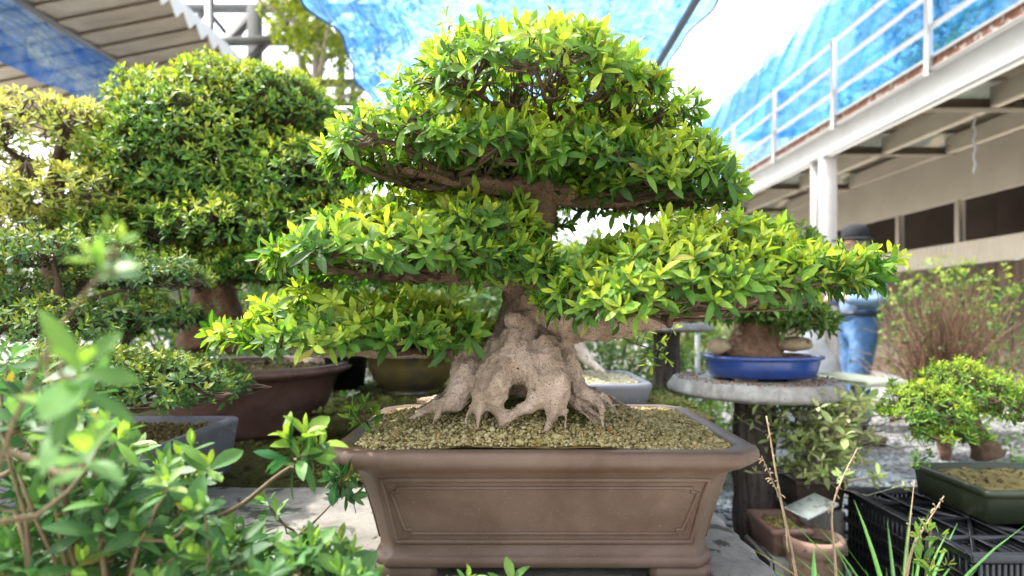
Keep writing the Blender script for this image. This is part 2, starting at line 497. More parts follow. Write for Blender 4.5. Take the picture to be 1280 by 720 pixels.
    # -- one object from all of it
    def mesh(s, name, loc, smooth):
        me = bpy.data.meshes.new(name)
        v = np.concatenate(s.v) - np.asarray(loc)
        col = np.concatenate(s.c)
        tot = np.concatenate([np.full(len(f), f.shape[1]) for f in s.f])
        loops = np.concatenate([f.reshape(-1) for f in s.f])
        me.vertices.add(len(v))
        me.vertices.foreach_set('co', v.astype(np.float32).reshape(-1))
        me.loops.add(len(loops))
        me.loops.foreach_set('vertex_index', loops.astype(np.int32))
        me.polygons.add(len(tot))
        st = np.concatenate([[0], np.cumsum(tot)[:-1]])
        me.polygons.foreach_set('loop_start', st.astype(np.int32))
        me.polygons.foreach_set('loop_total', tot.astype(np.int32))
        me.polygons.foreach_set('use_smooth', np.full(len(tot), bool(smooth)))
        at = me.attributes.new('leaf', 'FLOAT_COLOR', 'POINT')
        at.data.foreach_set('color', col.astype(np.float32).reshape(-1))
        me.update(calc_edges=True)
        me.validate()
        return me

    def build(s, name, mat, parent=None, loc=None, smooth=True):
        w = WL.get(parent.name, A(0, 0, 0)) if parent is not None else (A(*loc) if loc is not None else A(0, 0, 0))
        me = s.mesh(name, w, smooth)
        o = bpy.data.objects.new(name, me)
        me.materials.append(mat)
        COL.objects.link(o)
        if parent is not None:
            o.parent = parent
        else:
            o.location = w
        WL[o.name] = w
        if smooth == 'auto':
            for p in me.polygons:
                p.use_smooth = True
            sharp(me)
        return o


def sharp(me, deg=35):
    bm = bmesh.new()
    bm.from_mesh(me)
    lim = math.radians(deg)
    for e in bm.edges:
        if len(e.link_faces) == 2 and e.calc_face_angle(0) > lim:
            e.smooth = False
    bm.to_mesh(me)
    bm.free()


def tag(o, label=None, cat=None, group=None, kind=None):
    for k, v in (('label', label), ('category', cat), ('group', group), ('kind', kind)):
        if v:
            o[k] = v
    return o


def thing(name, label, cat, loc, group=None):
    o = bpy.data.objects.new(name, None)
    o.empty_display_size = .05
    COL.objects.link(o)
    o.location = loc
    WL[o.name] = A(*loc)
    return tag(o, label, cat, group)


def solidify_voxel(buf, name, mat, parent, voxel, smooth=4, disp=(), sub=0, label=None):
    """fuse overlapping lobes into one skin, then roughen it"""
    o = buf.build(name, mat, parent)
    md = o.modifiers.new('r', 'REMESH')
    md.mode = 'VOXEL'
    md.voxel_size = voxel
    md.use_smooth_shade = True
    if smooth:
        sm = o.modifiers.new('s', 'SMOOTH')
        sm.iterations = smooth
        sm.factor = .5
    for k, (size, strength, *hard) in enumerate(disp):
        tx = bpy.data.textures.new(name + '_rough', 'CLOUDS')
        tx.noise_scale = size
        tx.noise_depth = 4
        if hard and hard[0]:
            tx.noise_type = 'HARD_NOISE'
        d = o.modifiers.new('d', 'DISPLACE')
        d.texture = tx
        d.strength = strength
        d.mid_level = .5
    bpy.context.view_layer.update()
    dg = bpy.context.evaluated_depsgraph_get()
    me = bpy.data.meshes.new_from_object(o.evaluated_get(dg))
    o.modifiers.clear()
    o.data = me
    for p in me.polygons:
        p.use_smooth = True
    return o


# ------------------------------------------------------------------ plants
def bez(a, b, c, n):
    t = np.linspace(0, 1, n)[:, None]
    return (1 - t) ** 2 * a + 2 * t * (1 - t) * b + t ** 2 * c


def path(pts, n=12):
    """smooth curve through points (Catmull-Rom)"""
    pts = np.asarray(pts, float)
    p = np.vstack([2 * pts[0] - pts[1], pts, 2 * pts[-1] - pts[-2]])
    out = []
    segs = len(pts) - 1
    for i in range(segs):
        k = max(2, n // segs)
        t = np.linspace(0, 1, k, endpoint=(i == segs - 1))[:, None]
        p0, p1, p2, p3 = p[i:i + 4]
        out.append(.5 * (2 * p1 + (p2 - p0) * t + (2 * p0 - 5 * p1 + 4 * p2 - p3) * t ** 2 + (3 * p1 - p0 - 3 * p2 + p3) * t ** 3))
    return np.vstack(out)


def lump(x, y, z, k, seed=0.0):
    return (np.sin(x * k + 1.3 + seed) * np.sin(y * k * 1.1 + 2.1 * seed) + .6 * np.sin(x * k * 2.3 + z * k + seed) * np.sin(y * k * 1.9 - .7 + seed) + .4 * np.sin(z * k * 2.1 + x * k + 3 * seed)) / 1.6


def pad_tips(c, rx, ry, hz, n, tilt=0.0, lower=.28, ragged=.13, rim=.18, pw=.5, taper=0.0):
    """shoot tips on a domed pad of foliage: positions, directions, youth 0-1"""
    sd = rng.uniform(0, 9)
    r = rng.random(n) ** pw
    k = int(n * rim)
    r[:k] = rng.uniform(.88, 1.04, k)
    th = rng.uniform(0, 2 * np.pi, n)
    rm = 1 + ragged * (np.sin(3 * th + sd) + .7 * np.sin(5 * th + 2 * sd) + .5 * np.sin(9 * th + sd)) / 1.6
    x, y = rx * r * rm * np.cos(th), ry * r * rm * np.sin(th)
    dome = np.clip(1 - np.minimum(r, 1) ** 2, 0, 1) ** .6
    z = hz * dome
    low = rng.random(n) < lower
    z = np.where(low, z * rng.uniform(.0, .75, n), z)
    z = z + hz * .22 * lump(x, y, x * 0, 16 * .3 / max(rx, .1), sd) * (~low) + rng.normal(0, .006, n)
    z[:k] = hz * rng.uniform(-.02, .32, k)
    tall = rng.random(n) < .10
    z = z + tall * rng.uniform(.006, .03, n)
    e = np.minimum(r, 1) ** 2
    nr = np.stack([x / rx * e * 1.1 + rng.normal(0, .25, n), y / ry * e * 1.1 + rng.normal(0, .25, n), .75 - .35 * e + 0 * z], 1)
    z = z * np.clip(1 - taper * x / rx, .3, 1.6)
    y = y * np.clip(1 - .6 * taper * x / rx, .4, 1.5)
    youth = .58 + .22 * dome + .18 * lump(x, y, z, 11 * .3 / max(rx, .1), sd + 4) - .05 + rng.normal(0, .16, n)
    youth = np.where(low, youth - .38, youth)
    return np.stack([c[0] + x, c[1] + y, c[2] + z + tilt * x], 1), norm(nr), youth


def blob_tips(c, rx, ry, rz, n, zmin=-.5, low=.25):
    """shoot tips on the skin of a rounded crown"""
    sd = rng.uniform(0, 9)
    d = norm(rng.normal(0, 1, (n * 3, 3)))
    d = d[d[:, 2] > zmin][:n]
    n = len(d)
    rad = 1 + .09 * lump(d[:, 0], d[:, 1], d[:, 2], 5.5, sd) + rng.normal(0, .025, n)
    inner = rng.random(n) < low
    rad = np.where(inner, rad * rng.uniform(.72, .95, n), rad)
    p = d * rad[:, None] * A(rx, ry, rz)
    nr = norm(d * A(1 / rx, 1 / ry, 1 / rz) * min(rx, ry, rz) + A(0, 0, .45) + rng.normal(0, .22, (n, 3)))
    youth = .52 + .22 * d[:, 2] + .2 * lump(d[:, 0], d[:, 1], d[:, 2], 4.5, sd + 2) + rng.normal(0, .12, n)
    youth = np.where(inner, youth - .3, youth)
    return p + np.asarray(c), nr, youth


def rosettes(buf, T, N, youth, L0, K=8, wr=.155, lod=2, spread=(10, 92), gap=.013, tint_gain=1.0):
    n = len(T)
    ref = np.where(np.abs(N[:, 2:3]) < .9, A(0, 0, 1), A(1, 0, 0))
    e1 = norm(np.cross(N, ref))
    e2 = np.cross(N, e1)
    ph0 = rng.uniform(0, 2 * np.pi, n)
    size = rng.uniform(.75, 1.15, n)
    UW = {2: ((0, .12, .35, .6, .82, 1), (.07, .34, .85, 1, .70, .06)), 1: ((0, .35, .7, 1), (.08, .85, .95, .06)), 0: ((0, .55, 1), (.1, 1, .08))}[lod]
    B, AX, NR, LL, TT = [], [], [], [], []
    for k in range(K):
        t = k / (K - 1)
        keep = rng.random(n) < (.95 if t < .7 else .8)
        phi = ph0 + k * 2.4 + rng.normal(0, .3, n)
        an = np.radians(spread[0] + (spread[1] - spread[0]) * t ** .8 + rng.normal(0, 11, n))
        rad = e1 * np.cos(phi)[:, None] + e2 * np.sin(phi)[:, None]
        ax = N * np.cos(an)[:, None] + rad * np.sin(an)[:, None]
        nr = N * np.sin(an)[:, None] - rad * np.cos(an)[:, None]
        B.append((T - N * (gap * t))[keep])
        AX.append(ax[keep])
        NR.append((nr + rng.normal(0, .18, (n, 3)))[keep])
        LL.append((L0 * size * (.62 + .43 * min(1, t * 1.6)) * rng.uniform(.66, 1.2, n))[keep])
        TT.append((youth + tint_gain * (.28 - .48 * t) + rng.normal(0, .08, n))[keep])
    B, AX, NR, LL, TT = [np.concatenate(a) for a in (B, AX, NR, LL, TT)]
    m = len(B)
    buf.leaves(B, AX, NR, LL, LL * wr * rng.uniform(.85, 1.2, m), TT, UW[0], UW[1], fold=rng.uniform(.05, .5, m), curl=rng.normal(.14, .2, m))


def twigs_to(buf, skel, tips, N, r0=.0022, r1=.0011, n=5, up=.35, from_frac=None):
    """a fine twig from the nearest limb to every shoot tip"""
    out = []
    for a in range(0, len(tips), 400):
        tp = tips[a:a + 400]
        d = np.linalg.norm(tp[:, None] - skel[None], axis=2) + .4 * np.maximum(skel[None, :, 2] - tp[:, None, 2], 0)
        out.append(skel[np.argmin(d, 1)])
    s = np.vstack(out)
    L = np.linalg.norm(tips - s, axis=1, keepdims=True)
    mid = (s + tips) / 2 - N * L * up + rng.normal(0, .12, s.shape) * L
    t = np.linspace(0, 1, n)[None, :, None]
    pts = (1 - t) ** 2 * s[:, None] + 2 * t * (1 - t) * mid[:, None] + t ** 2 * tips[:, None]
    pts[:, 1:-1] += rng.normal(0, .0022, (len(s), n - 2, 3))
    rad = np.linspace(r0, r1, n)[None] * rng.uniform(.7, 1.5, (len(s), 1))
    buf.tubes(pts, rad)


def fan(buf, a, c, rx, ry, nb, r0, tilt=0.0, zoff=.0, sides=7, sub=3):
    """limbs fanning out under a pad from a to its rim; returns points along them"""
    sk = []
    for i in range(nb):
        th = 2 * np.pi * (i + rng.uniform(-.3, .3)) / nb
        x, y = rx * .86 * math.cos(th), ry * .86 * math.sin(th)
        e = A(c[0] + x, c[1] + y, c[2] + tilt * x + zoff + rng.uniform(-.01, .015))
        m = (a + e) / 2 + rng.normal(0, .018, 3) + A(0, 0, -.012)
        p = bez(a, m, e, 10)
        p[1:-1] += rng.normal(0, .004, (8, 3))
        buf.tube(p, np.linspace(r0, .0028, 10) * rng.uniform(.8, 1.1), sides, True, .25)
        sk.append(p[1:])
        for j in range(sub):
            q = p[rng.integers(3, 8)]
            e2 = q + A(rng.normal(0, rx * .35), rng.normal(0, ry * .35), rng.uniform(.0, .03))
            k2 = math.hypot((e2[0] - c[0]) / rx, (e2[1] - c[1]) / ry)
            if k2 > .85:
                e2[:2] = np.asarray(c)[:2] + (e2[:2] - np.asarray(c)[:2]) * .85 / k2
            p2 = bez(q, (q + e2) / 2 + rng.normal(0, .012, 3), e2, 6)
            buf.tube(p2, np.linspace(r0 * .45, .002, 6), 5, True, .2)
            sk.append(p2[1:])
    return np.vstack(sk)


# ------------------------------------------------------------------ pots
def octo(hw, hd, c, f=.006):
    pts = [(hw - c, hd), (-hw + c, hd), (-hw, hd - c), (-hw, -hd + c), (-hw + c, -hd), (hw - c, -hd), (hw, -hd + c), (hw, hd - c)]
    out = []
    n = len(pts)
    for i in range(n):
        p, a, b = np.array(pts[i]), np.array(pts[i - 1]), np.array(pts[(i + 1) % n])
        da, db = a - p, b - p
        la, lb = np.linalg.norm(da), np.linalg.norm(db)
        k = min(f, la * .4, lb * .4)
        p1, p2 = p + da / max(la, 1e-6) * k, p + db / max(lb, 1e-6) * k
        for t in (0, .33, .67, 1):
            out.append((1 - t) ** 2 * p1 + 2 * t * (1 - t) * p + t ** 2 * p2)
    return np.array(out)


def rect_pot(buf, c, hw, hd, prof, ch=.012, f=.008, rz=0.0):
    """loft a rectangular pot; prof: (inset from the rim line, height)"""
    rings = []
    for (o, z) in prof:
        r = octo(hw + o, hd + o, max(ch + o * .25, .004), f)
        x = r[:, 0] * math.cos(rz) - r[:, 1] * math.sin(rz)
        y = r[:, 0] * math.sin(rz) + r[:, 1] * math.cos(rz)
        rings.append(np.stack([c[0] + x, c[1] + y, np.full(len(r), c[2] + z)], 1))
    buf.loft(rings, True, True, True)


def grain_field(buf, n, inside, zf, xr, yr, size, tint_mu=.5, tint_sd=.2, special=0.0):
    x, y = rng.uniform(*xr, n), rng.uniform(*yr, n)
    k = inside(x, y)
    x, y = x[k], y[k]
    m = len(x)
    s = size * rng.lognormal(0, .42, m)
    z = zf(x, y) + s * rng.uniform(-.2, .5, m)
    t = np.clip(rng.normal(tint_mu, tint_sd, m), 0, .95)
    t = np.where(rng.random(m) < special, 1.0, t)
    buf.grains(np.stack([x, y, z], 1), s, t)


def soil_sheet(buf, xs, ys, zf, inside=None):
    X, Y = np.meshgrid(xs, ys)
    Z = zf(X, Y)
    buf.loft(np.stack([X, Y, Z], -1), False)


# ================================================================== THE SETTING
g = Buf()
g.loft(np.array([[(x, y, 0.0) for x in (-150, -6, 6, 150)] for y in (-60, -2, 8, 220)]), False)
tag(g.build('ground', M['ground']), kind='structure')

b = Buf()
b.loft(np.array([[(x, y, .004 + 0 * x) for x in np.linspace(-14, 3.2, 12)] for y in np.linspace(-16, 1.45, 12)]), False)
tag(b.build('bounce_ground', M['yard']), kind='structure')  # unseen pale sheet, added to bounce sunlight onto trunk, pot and leaves

# loose gravel on the yard between the tables and the walkway
g = Buf()
n = 9000
d = rng.uniform(2.3, 6.2, n)
x = rng.uniform(.9, 4.6, n) * 1.0
g.grains(np.stack([x, d, rng.uniform(.0, .008, n)], 1), rng.uniform(.008, .02, n), rng.normal(.5, .22, n), .7)
tag(g.build('gravel', M['gravel']), 'loose pale grey gravel spread over the yard at right', 'gravel', kind='stuff')

# the concrete bench the big pot stands on
ZB = HC - .466


def bench(name, x0, x1, y0, y1, z, th, mat, label, cat, legs=True, rough=.012):
    t = thing(name, label, cat, ((x0 + x1) / 2, (y0 + y1) / 2, 0))
    b = Buf()
    nx, ny = max(8, int((x1 - x0) / .02)), max(8, int((y1 - y0) / .02))
    xs, ys = np.linspace(x0, x1, nx), np.linspace(y0, y1, ny)
    X, Y = np.meshgrid(xs, ys)
    e = np.minimum.reduce([X - x0, x1 - X, Y - y0, y1 - Y])
    round_ = -.018 * np.exp(-e / .012)
    jag = rough * lump(X, Y, 0 * X, 40, 1.0) * np.exp(-e / .03)
    X2 = X + jag * ((X == x1) - 1.0 * (X == x0) * 1)
    Z = z + round_ + .0022 * lump(X, Y, 0 * X, 22, 2.0)
    b.loft(np.stack([X2, Y, Z], -1), False)
    # skirt down the four sides
    rim = np.concatenate([np.stack([X2[0], Y[0], Z[0]], 1), np.stack([X2[1:, -1], Y[1:, -1], Z[1:, -1]], 1), np.stack([X2[-1, -2::-1], Y[-1, -2::-1], Z[-1, -2::-1]], 1), np.stack([X2[-2:0:-1, 0], Y[-2:0:-1, 0], Z[-2:0:-1, 0]], 1)])
    low = rim.copy()
    low[:, 2] = z - th
    mid = rim.copy()
    mid[:, 2] = z - th * .5
    mid[:, 0] += .004 * lump(mid[:, 0], mid[:, 1], mid[:, 2], 30)
    b.loft(np.stack([low, mid, rim]), True, True, False)
    b.build('slab', mat, t)
    if legs:
        for sx in (x0 + .14, x1 - .14):
            l = Buf()
            l.box((sx, (y0 + y1) / 2, (z - th) / 2), (.16, (y1 - y0) * .75, z - th - .002), bev=.01)
            l.build('leg', M['concrete_log'], t)
    return t


bench('concrete_bench', -1.75, .49, .80, 1.56, ZB, .11, M['concrete'], 'pale concrete bench with dark moss patches under the big brown pot', 'bench')
bench2 = bench('mossy_bench', -2.3, -.30, 1.575, 3.2, ZB - .003, .10, M['moss'], 'low mossy bench behind, under the round brown pot', 'bench')
shelf = bench('mossy_shelf', -.655, .66, 1.86, 2.95, HC - .33, .075, M['moss'], 'raised mossy shelf under the olive bowl and grey trough', 'shelf')



def litter(parent, x0, x1, y0, y1, z, n, mat, name='moss_tufts'):
    b = Buf()
    x, y = rng.uniform(x0, x1, n), rng.uniform(y0, y1, n)
    k = lump(x, y, 0 * x, 7, 1.5) + .5 * lump(x, y, 0 * x, 19, .5) + rng.normal(0, .25, n) > -.05
    x, y = x[k], y[k]
    b.grains(np.stack([x, y, z + .001 + .003 * rng.random(len(x))], 1), .004 * rng.lognormal(0, .5, len(x)), np.clip(.5 + .4 * lump(x, y, 0 * x, 5, 4) + rng.normal(0, .15, len(x)), 0, 1), .9)
    tag(b.build(name, mat, parent), kind='stuff')


M['moss_grain'] = grain_mat('moss_grain', [(0, (.045, .03, .014)), (.4, (.05, .055, .012)), (.75, (.085, .11, .018)), (1, (.16, .15, .05))])
litter(bench2, -1.6, -.31, 1.58, 2.6, ZB - .003, 14000, M['moss_grain'])
litter(shelf, -.65, .65, 1.87, 2.9, HC - .33, 16000, M['moss_grain'])

# ================================================================== MAIN POT
PX, PY, PZ = .055, 1.175, HC - .227      # centre of the pot, height of its rim
HW, HD, CH = .364, .250, .045
prof_out = [(-.078, -.2), (-.069, -.2), (-.0655, -.197), (-.0650, -.186), (-.0685, -.1815), (-.0745, -.179), (-.0735, -.16), (-.066, -.125), (-.0565, -.09), (-.049, -.065),
            (-.043, -.050), (-.036, -.041), (-.024, -.0335), (-.008, -.0285), (-.0005, -.021), (0, -.013), (-.001, -.006), (-.004, -.0015), (-.009, 0), (-.028, -.0005), (-.033, -.003), (-.0365, -.009), (-.046, -.03), (-.060, -.06), (-.078, -.10)]

prof_out = [(o, z * 1.075 if z < -.03 and i < 16 else z) for i, (o, z) in enumerate(prof_out)]


def face_off(z):
    zz = [p[1] for p in prof_out[5:16]]
    oo = [p[0] for p in prof_out[5:16]]
    return np.interp(z, zz, oo)


pot = thing('bonsai_pot', 'large rectangular brown clay pot with framed panel and flared rim', 'pot', (PX, PY, PZ - .2385))
b = Buf()
rings = []
for (o, z) in prof_out:
    r = octo(HW + o, HD + o, CH + o * .25, .007)
    rings.append(np.stack([PX + r[:, 0], PY + r[:, 1], np.full(len(r), PZ + z)], 1))
b.loft(rings, True, True, True)
b.build('body', M['clay'], pot)


def bead(b, pts, r, sides=8):
    """a closed raised bead on a pot face"""
    pts = np.array(pts)
    dens = []
    for i in range(len(pts)):
        p, q = pts[i], pts[(i + 1) % len(pts)]
        k = max(2, int(np.linalg.norm(q - p) / .02))
        for t in np.linspace(0, 1, k, endpoint=False):
            dens.append(p + (q - p) * t)
    return np.array(dens)


def panel(parent, face):
    b = Buf()
    for inset, r, notch in ((0, .0052, 0.0), (.0155, .0034, .011)):
        zt, zb = -.055 - inset, -.171 + inset
        half = HW if face in ('front', 'back') else HD
        wt, wb = half - .088 - inset, half - .108 - inset
        if notch:
            k = notch
            loc2 = [(-wt + k, zt), (wt - k, zt), (wt - k, zt - k * .7), (wt, zt - k * .7), (wb, zb + k * .7), (wb - k, zb + k * .7), (wb - k, zb), (-wb + k, zb), (-wb + k, zb + k * .7), (-wb, zb + k * .7), (-wt, zt - k * .7), (-wt + k, zt - k * .7)]
        else:
            loc2 = [(-wt, zt), (wt, zt), (wb, zb), (-wb, zb)]
        d2 = bead(b, [(u, 0, z) for u, z in loc2], r)
        P3 = []
        for u, _, z in d2:
            o = face_off(z)
            if face == 'front':
                P3.append((PX + u, PY - HD - o - .0002, PZ + z))
            elif face == 'right':
                P3.append((PX + HW + o + .0002, PY + u, PZ + z))
            elif face == 'left':
                P3.append((PX - HW - o - .0002, PY + u, PZ + z))
        P3 = np.array(P3)
        nrm = {'front': A(0, -1, -.35), 'right': A(1, 0, -.35), 'left': A(-1, 0, -.35)}[face]
        nrm = norm(nrm)
        t = norm(np.roll(P3, -1, 0) - np.roll(P3, 1, 0))
        sd = norm(np.cross(t, nrm))
        rings = []
        for a in np.linspace(0, 2 * np.pi, 8, endpoint=False):
            rings.append(P3 + sd * (r * math.cos(a)) + nrm * (r * .8 * math.sin(a)))
        b.loft(np.array(rings).transpose(1, 0, 2), True, wrap=True)
    b.build('panel_frame', M['clay'], parent)


for fc in ('front', 'right', 'left'):
    panel(pot, fc)
for sx in (-1, 1):
    for sy in (-1, 1):
        b = Buf()
        cx, cy = PX + sx * (HW - .125), PY + sy * (HD - .095)
        rings = []
        for (k, z) in ((.0, -.2385), (.004, -.2385), (.006, -.2345), (.0075, -.2152)):
            r = octo(.052 + k - .005, .022 + k - .005, .012, .004)
            rings.append(np.stack([cx + r[:, 0], cy + r[:, 1], np.full(len(r), PZ + z)], 1))
        b.loft(rings, True, True, True)
        b.build('foot', M['clay'], pot)


def zsoil(x, y):
    return PZ - .006 + .074 * np.exp(-(((x - .02) / .21) ** 2 + ((y - 1.18) / .155) ** 2)) + .004 * lump(x, y, x * 0, 26, 3.0)


def in_pot(x, y):
    return (np.abs(x - PX) < HW - .037) & (np.abs(y - PY) < HD - .037) & (np.abs(x - PX) + np.abs(y - PY) < HW + HD - .037 * 2 - CH * .8)


b = Buf()
soil_sheet(b, np.linspace(PX - HW + .039, PX + HW - .039, 70), np.linspace(PY - HD + .039, PY + HD - .039, 50), lambda x, y: zsoil(x, y) - .004 - .05 * np.maximum(0, np.abs(x - PX) + np.abs(y - PY) - (HW + HD - .074 - CH * .8)))
grain_field(b, 30000, in_pot, zsoil, (PX - HW, PX + HW), (PY - HD, PY + HD), .0021, .72, .24, .010)
tag(b.build('soil', M['grain'], pot), 'coarse tan soil with a few orange grains', kind='stuff')

b = Buf()
n = 2600
q = rng.integers(0, 5, n)
mc = np.array([(.115, 1.075), (-.01, 1.075), (.01, 1.10), (.06, 1.09), (-.10, 1.11)])[q]
x, y = mc[:, 0] + rng.normal(0, .016, n), mc[:, 1] + rng.normal(0, .012, n)
b.grains(np.stack([x, y, zsoil(x, y) + rng.uniform(0, .004, n)], 1), .0017 * rng.lognormal(0, .4, n), rng.uniform(.2, .9, n))
tag(b.build('moss', M['moss_grain'], pot), 'green moss between the roots', kind='stuff')
b = Buf()
zc = -.163
oc = face_off(zc)
for (du, dz, w_, h_) in ((-.006, 0, .0016, .020), (.006, 0, .0016, .020), (0, .010, .0136, .0016), (0, -.010, .0136, .0016), (.001, .003, .0016, .011), (-.002, -.003, .005, .0014)):
    b.box((PX - HW + .125 + du, PY - HD - face_off(zc + dz) - .0004, PZ + zc + dz), (w_, .0022, h_), bev=.0004)
b.build('seal', M['clay'], pot)

# ================================================================== MAIN TREE
tree = thing('bonsai_tree', 'big azalea bonsai with thick rooted trunk and layered leaf pads', 'bonsai', tuple(P(650, 505, 1.17)))
T = Buf()
D0 = 1.175


def limb(b, pts, rads, sides=14, n=14, wob=.12):
    """pts: (px, py, d) knots"""
    p = path([P(*q) for q in pts], n)
    r = np.interp(np.linspace(0, 1, len(p)), np.linspace(0, 1, len(rads)), rads)
    b.tube(p, r, sides, True, wob)
    return p


# trunk core
limb(T, [(650, 520, 1.18), (652, 470, 1.18), (662, 425, 1.18), (670, 385, 1.18), (662, 345, 1.18), (664, 300, 1.19), (676, 255, 1.19), (684, 215, 1.19), (672, 170, 1.19), (668, 120, 1.18)],
     [.050, .060, .074, .072, .061, .047, .037, .032, .022, .008], 20, 40, .12)
limb(T, [(612, 500, 1.15), (628, 440, 1.14), (652, 390, 1.15), (660, 350, 1.16)], [.036, .042, .038, .028], 14, 16)
limb(T, [(690, 505, 1.16), (690, 455, 1.14), (682, 410, 1.15), (672, 360, 1.16)], [.034, .036, .036, .030], 14, 16)
limb(T, [(655, 480, 1.09), (655, 430, 1.095), (660, 392, 1.12)], [.020, .030, .022], 12, 12)
# roots, front
ROOTS = [
    ([(590, 425, 1.14), (582, 455, 1.10), (580, 480, 1.08), (566, 502, 1.06), (540, 510, 1.05), (505, 511, 1.07)], [.026, .030, .028, .022, .013, .005]),
    ([(560, 503, 1.06), (550, 512, 1.04), (538, 520, 1.02)], [.014, .009, .003]),
    ([(618, 425, 1.10), (614, 455, 1.075), (606, 482, 1.055), (600, 505, 1.04), (597, 523, 1.02)], [.020, .024, .023, .018, .006]),
    ([(640, 415, 1.09), (636, 445, 1.065), (627, 472, 1.05), (621, 496, 1.04), (622, 513, 1.035), (634, 522, 1.03)], [.020, .026, .028, .025, .019, .008]),
    ([(652, 430, 1.085), (658, 455, 1.06), (668, 475, 1.045), (670, 494, 1.04), (660, 509, 1.035), (640, 518, 1.03), (620, 521, 1.025)], [.018, .022, .025, .024, .020, .015, .008]),
    ([(682, 425, 1.09), (690, 455, 1.06), (696, 480, 1.045), (697, 500, 1.04), (690, 517, 1.03), (684, 526, 1.02)], [.024, .028, .029, .026, .017, .006]),
    ([(700, 503, 1.035), (708, 514, 1.025), (705, 528, 1.015)], [.011, .007, .003]),
    ([(706, 425, 1.12), (714, 455, 1.095), (720, 478, 1.08), (737, 495, 1.065), (751, 507, 1.045), (754, 523, 1.03)], [.018, .020, .020, .017, .012, .005]),
    ([(736, 494, 1.07), (757, 497, 1.06), (774, 506, 1.05)], [.012, .008, .003]),
    ([(634, 466, 1.075), (650, 468, 1.07), (668, 466, 1.07)], [.016, .015, .016]),
    ([(640, 478, 1.10), (656, 478, 1.10)], [.014, .014]),
    ([(632, 477, 1.062), (650, 474, 1.06), (668, 477, 1.058)], [.014, .012, .014]),
    ([(628, 448, 1.08), (650, 444, 1.08), (676, 448, 1.08)], [.020, .022, .020]),
    ([(690, 460, 1.075), (708, 462, 1.09)], [.018, .018]),
    ([(602, 475, 1.07), (618, 478, 1.06)], [.014, .014]),
    ([(612, 450, 1.10), (594, 452, 1.12)], [.020, .022]),
    ([(610, 500, 1.045), (588, 510, 1.04), (582, 521, 1.03)], [.011, .007, .003]),
    # back
    ([(600, 440, 1.24), (585, 480, 1.28), (560, 500, 1.32), (520, 500, 1.35)], [.040, .036, .026, .008]),
    ([(690, 440, 1.24), (705, 480, 1.29), (735, 495, 1.33), (770, 500, 1.36)], [.040, .036, .024, .008]),
    ([(650, 440, 1.26), (650, 480, 1.32), (655, 495, 1.37)], [.044, .036, .012]),
]
for pts, r in ROOTS:
    if pts[-1][1] >= 505:
        a_x, b_y, c_d = pts[-1]
        pts = pts[:-1] + [(a_x, b_y + 15, c_d)]
    limb(T, [(a_x, b_y, c_d - (.012 if c_d < 1.17 else 0)) for a_x, b_y, c_d in pts], np.array(r) * .98, 12, 18, .25)
# burls and the heavy limbs where they leave the trunk
for k in range(26):
    th = rng.uniform(0, 2 * np.pi)
    c0, ss = A(.018, 1.17), rng.uniform(.11, .15)
    q0 = A(c0[0] + ss * math.cos(th), c0[1] + ss * math.sin(th) * .75, PZ + .07)
    ln = rng.uniform(.05, .10)
    q1 = A(q0[0] + ln * math.cos(th + rng.normal(0, .4)), q0[1] + ln * math.sin(th + rng.normal(0, .4)) * .8, PZ + .022)
    p_ = bez(q0, (q0 + q1) / 2 + A(0, 0, .008), q1, 7)
    r_ = rng.uniform(.006, .013)
    T.tube(p_, np.linspace(r_, .003, 7), 7, True, .3)
for (q, r) in (((628, 358, 1.145), .012), ((690, 372, 1.12), .022), ((640, 400, 1.09), .020), ((618, 452, 1.055), .022), ((676, 452, 1.05), .022), ((706, 430, 1.10), .020), ((655, 372, 1.115), .014)):
    c = P(*q)
    T.tube([c + A(0, 0, -r), c + A(0, 0, -r * .5), c + A(.002, 0, r * .5), c + A(0, 0, r)], [r * .5, r, r, r * .5], 10)
p_right = limb(T, [(668, 380, 1.16), (712, 398, 1.12), (760, 404, 1.11), (815, 398, 1.09), (880, 386, 1.06), (950, 368, 1.03), (1010, 350, 1.01), (1060, 333, .99)], [.054, .050, .038, .029, .022, .015, .010, .005], 14, 30, .25)
p_leftm = limb(T, [(664, 335, 1.17), (620, 345, 1.14), (560, 346, 1.11), (490, 345, 1.09), (420, 340, 1.07), (360, 333, 1.06)], [.034, .026, .020, .015, .010, .005], 12, 24, .25)
p_leftl = limb(T, [(650, 405, 1.22), (610, 425, 1.20), (550, 438, 1.17), (470, 440, 1.13), (380, 440, 1.10), (310, 432, 1.08)], [.034, .026, .020, .014, .010, .005], 12, 24, .25)
p_rightu = limb(T, [(676, 235, 1.19), (716, 247, 1.19), (770, 252, 1.19), (830, 246, 1.19), (890, 248, 1.18)], [.030, .024, .017, .011, .005], 12, 20, .25)
p_leftu = limb(T, [(678, 228, 1.19), (630, 234, 1.16), (570, 226, 1.13), (500, 212, 1.11), (430, 205, 1.10)], [.028, .024, .018, .011, .005], 12, 20, .25)
p_top = limb(T, [(676, 195, 1.19), (690, 165, 1.18), (700, 140, 1.17), (720, 110, 1.17)], [.022, .016, .010, .005], 10, 14, .25)
p_top2 = limb(T, [(672, 180, 1.19), (640, 160, 1.18), (600, 140, 1.17), (560, 125, 1.17)], [.018, .013, .008, .004], 10, 14, .25)
p_back = limb(T, [(668, 300, 1.20), (665, 285, 1.28), (655, 278, 1.38)], [.026, .018, .007], 10, 10, .2)
kc = P(674, 366, 1.118)
ka = np.linspace(0, 2 * np.pi, 13)
T.tube(np.stack([kc[0] + .021 * np.cos(ka), np.full(13, kc[1]) + .004 * np.sin(ka), kc[2] + .017 * np.sin(ka)], 1), .0095, 9, True, .3)
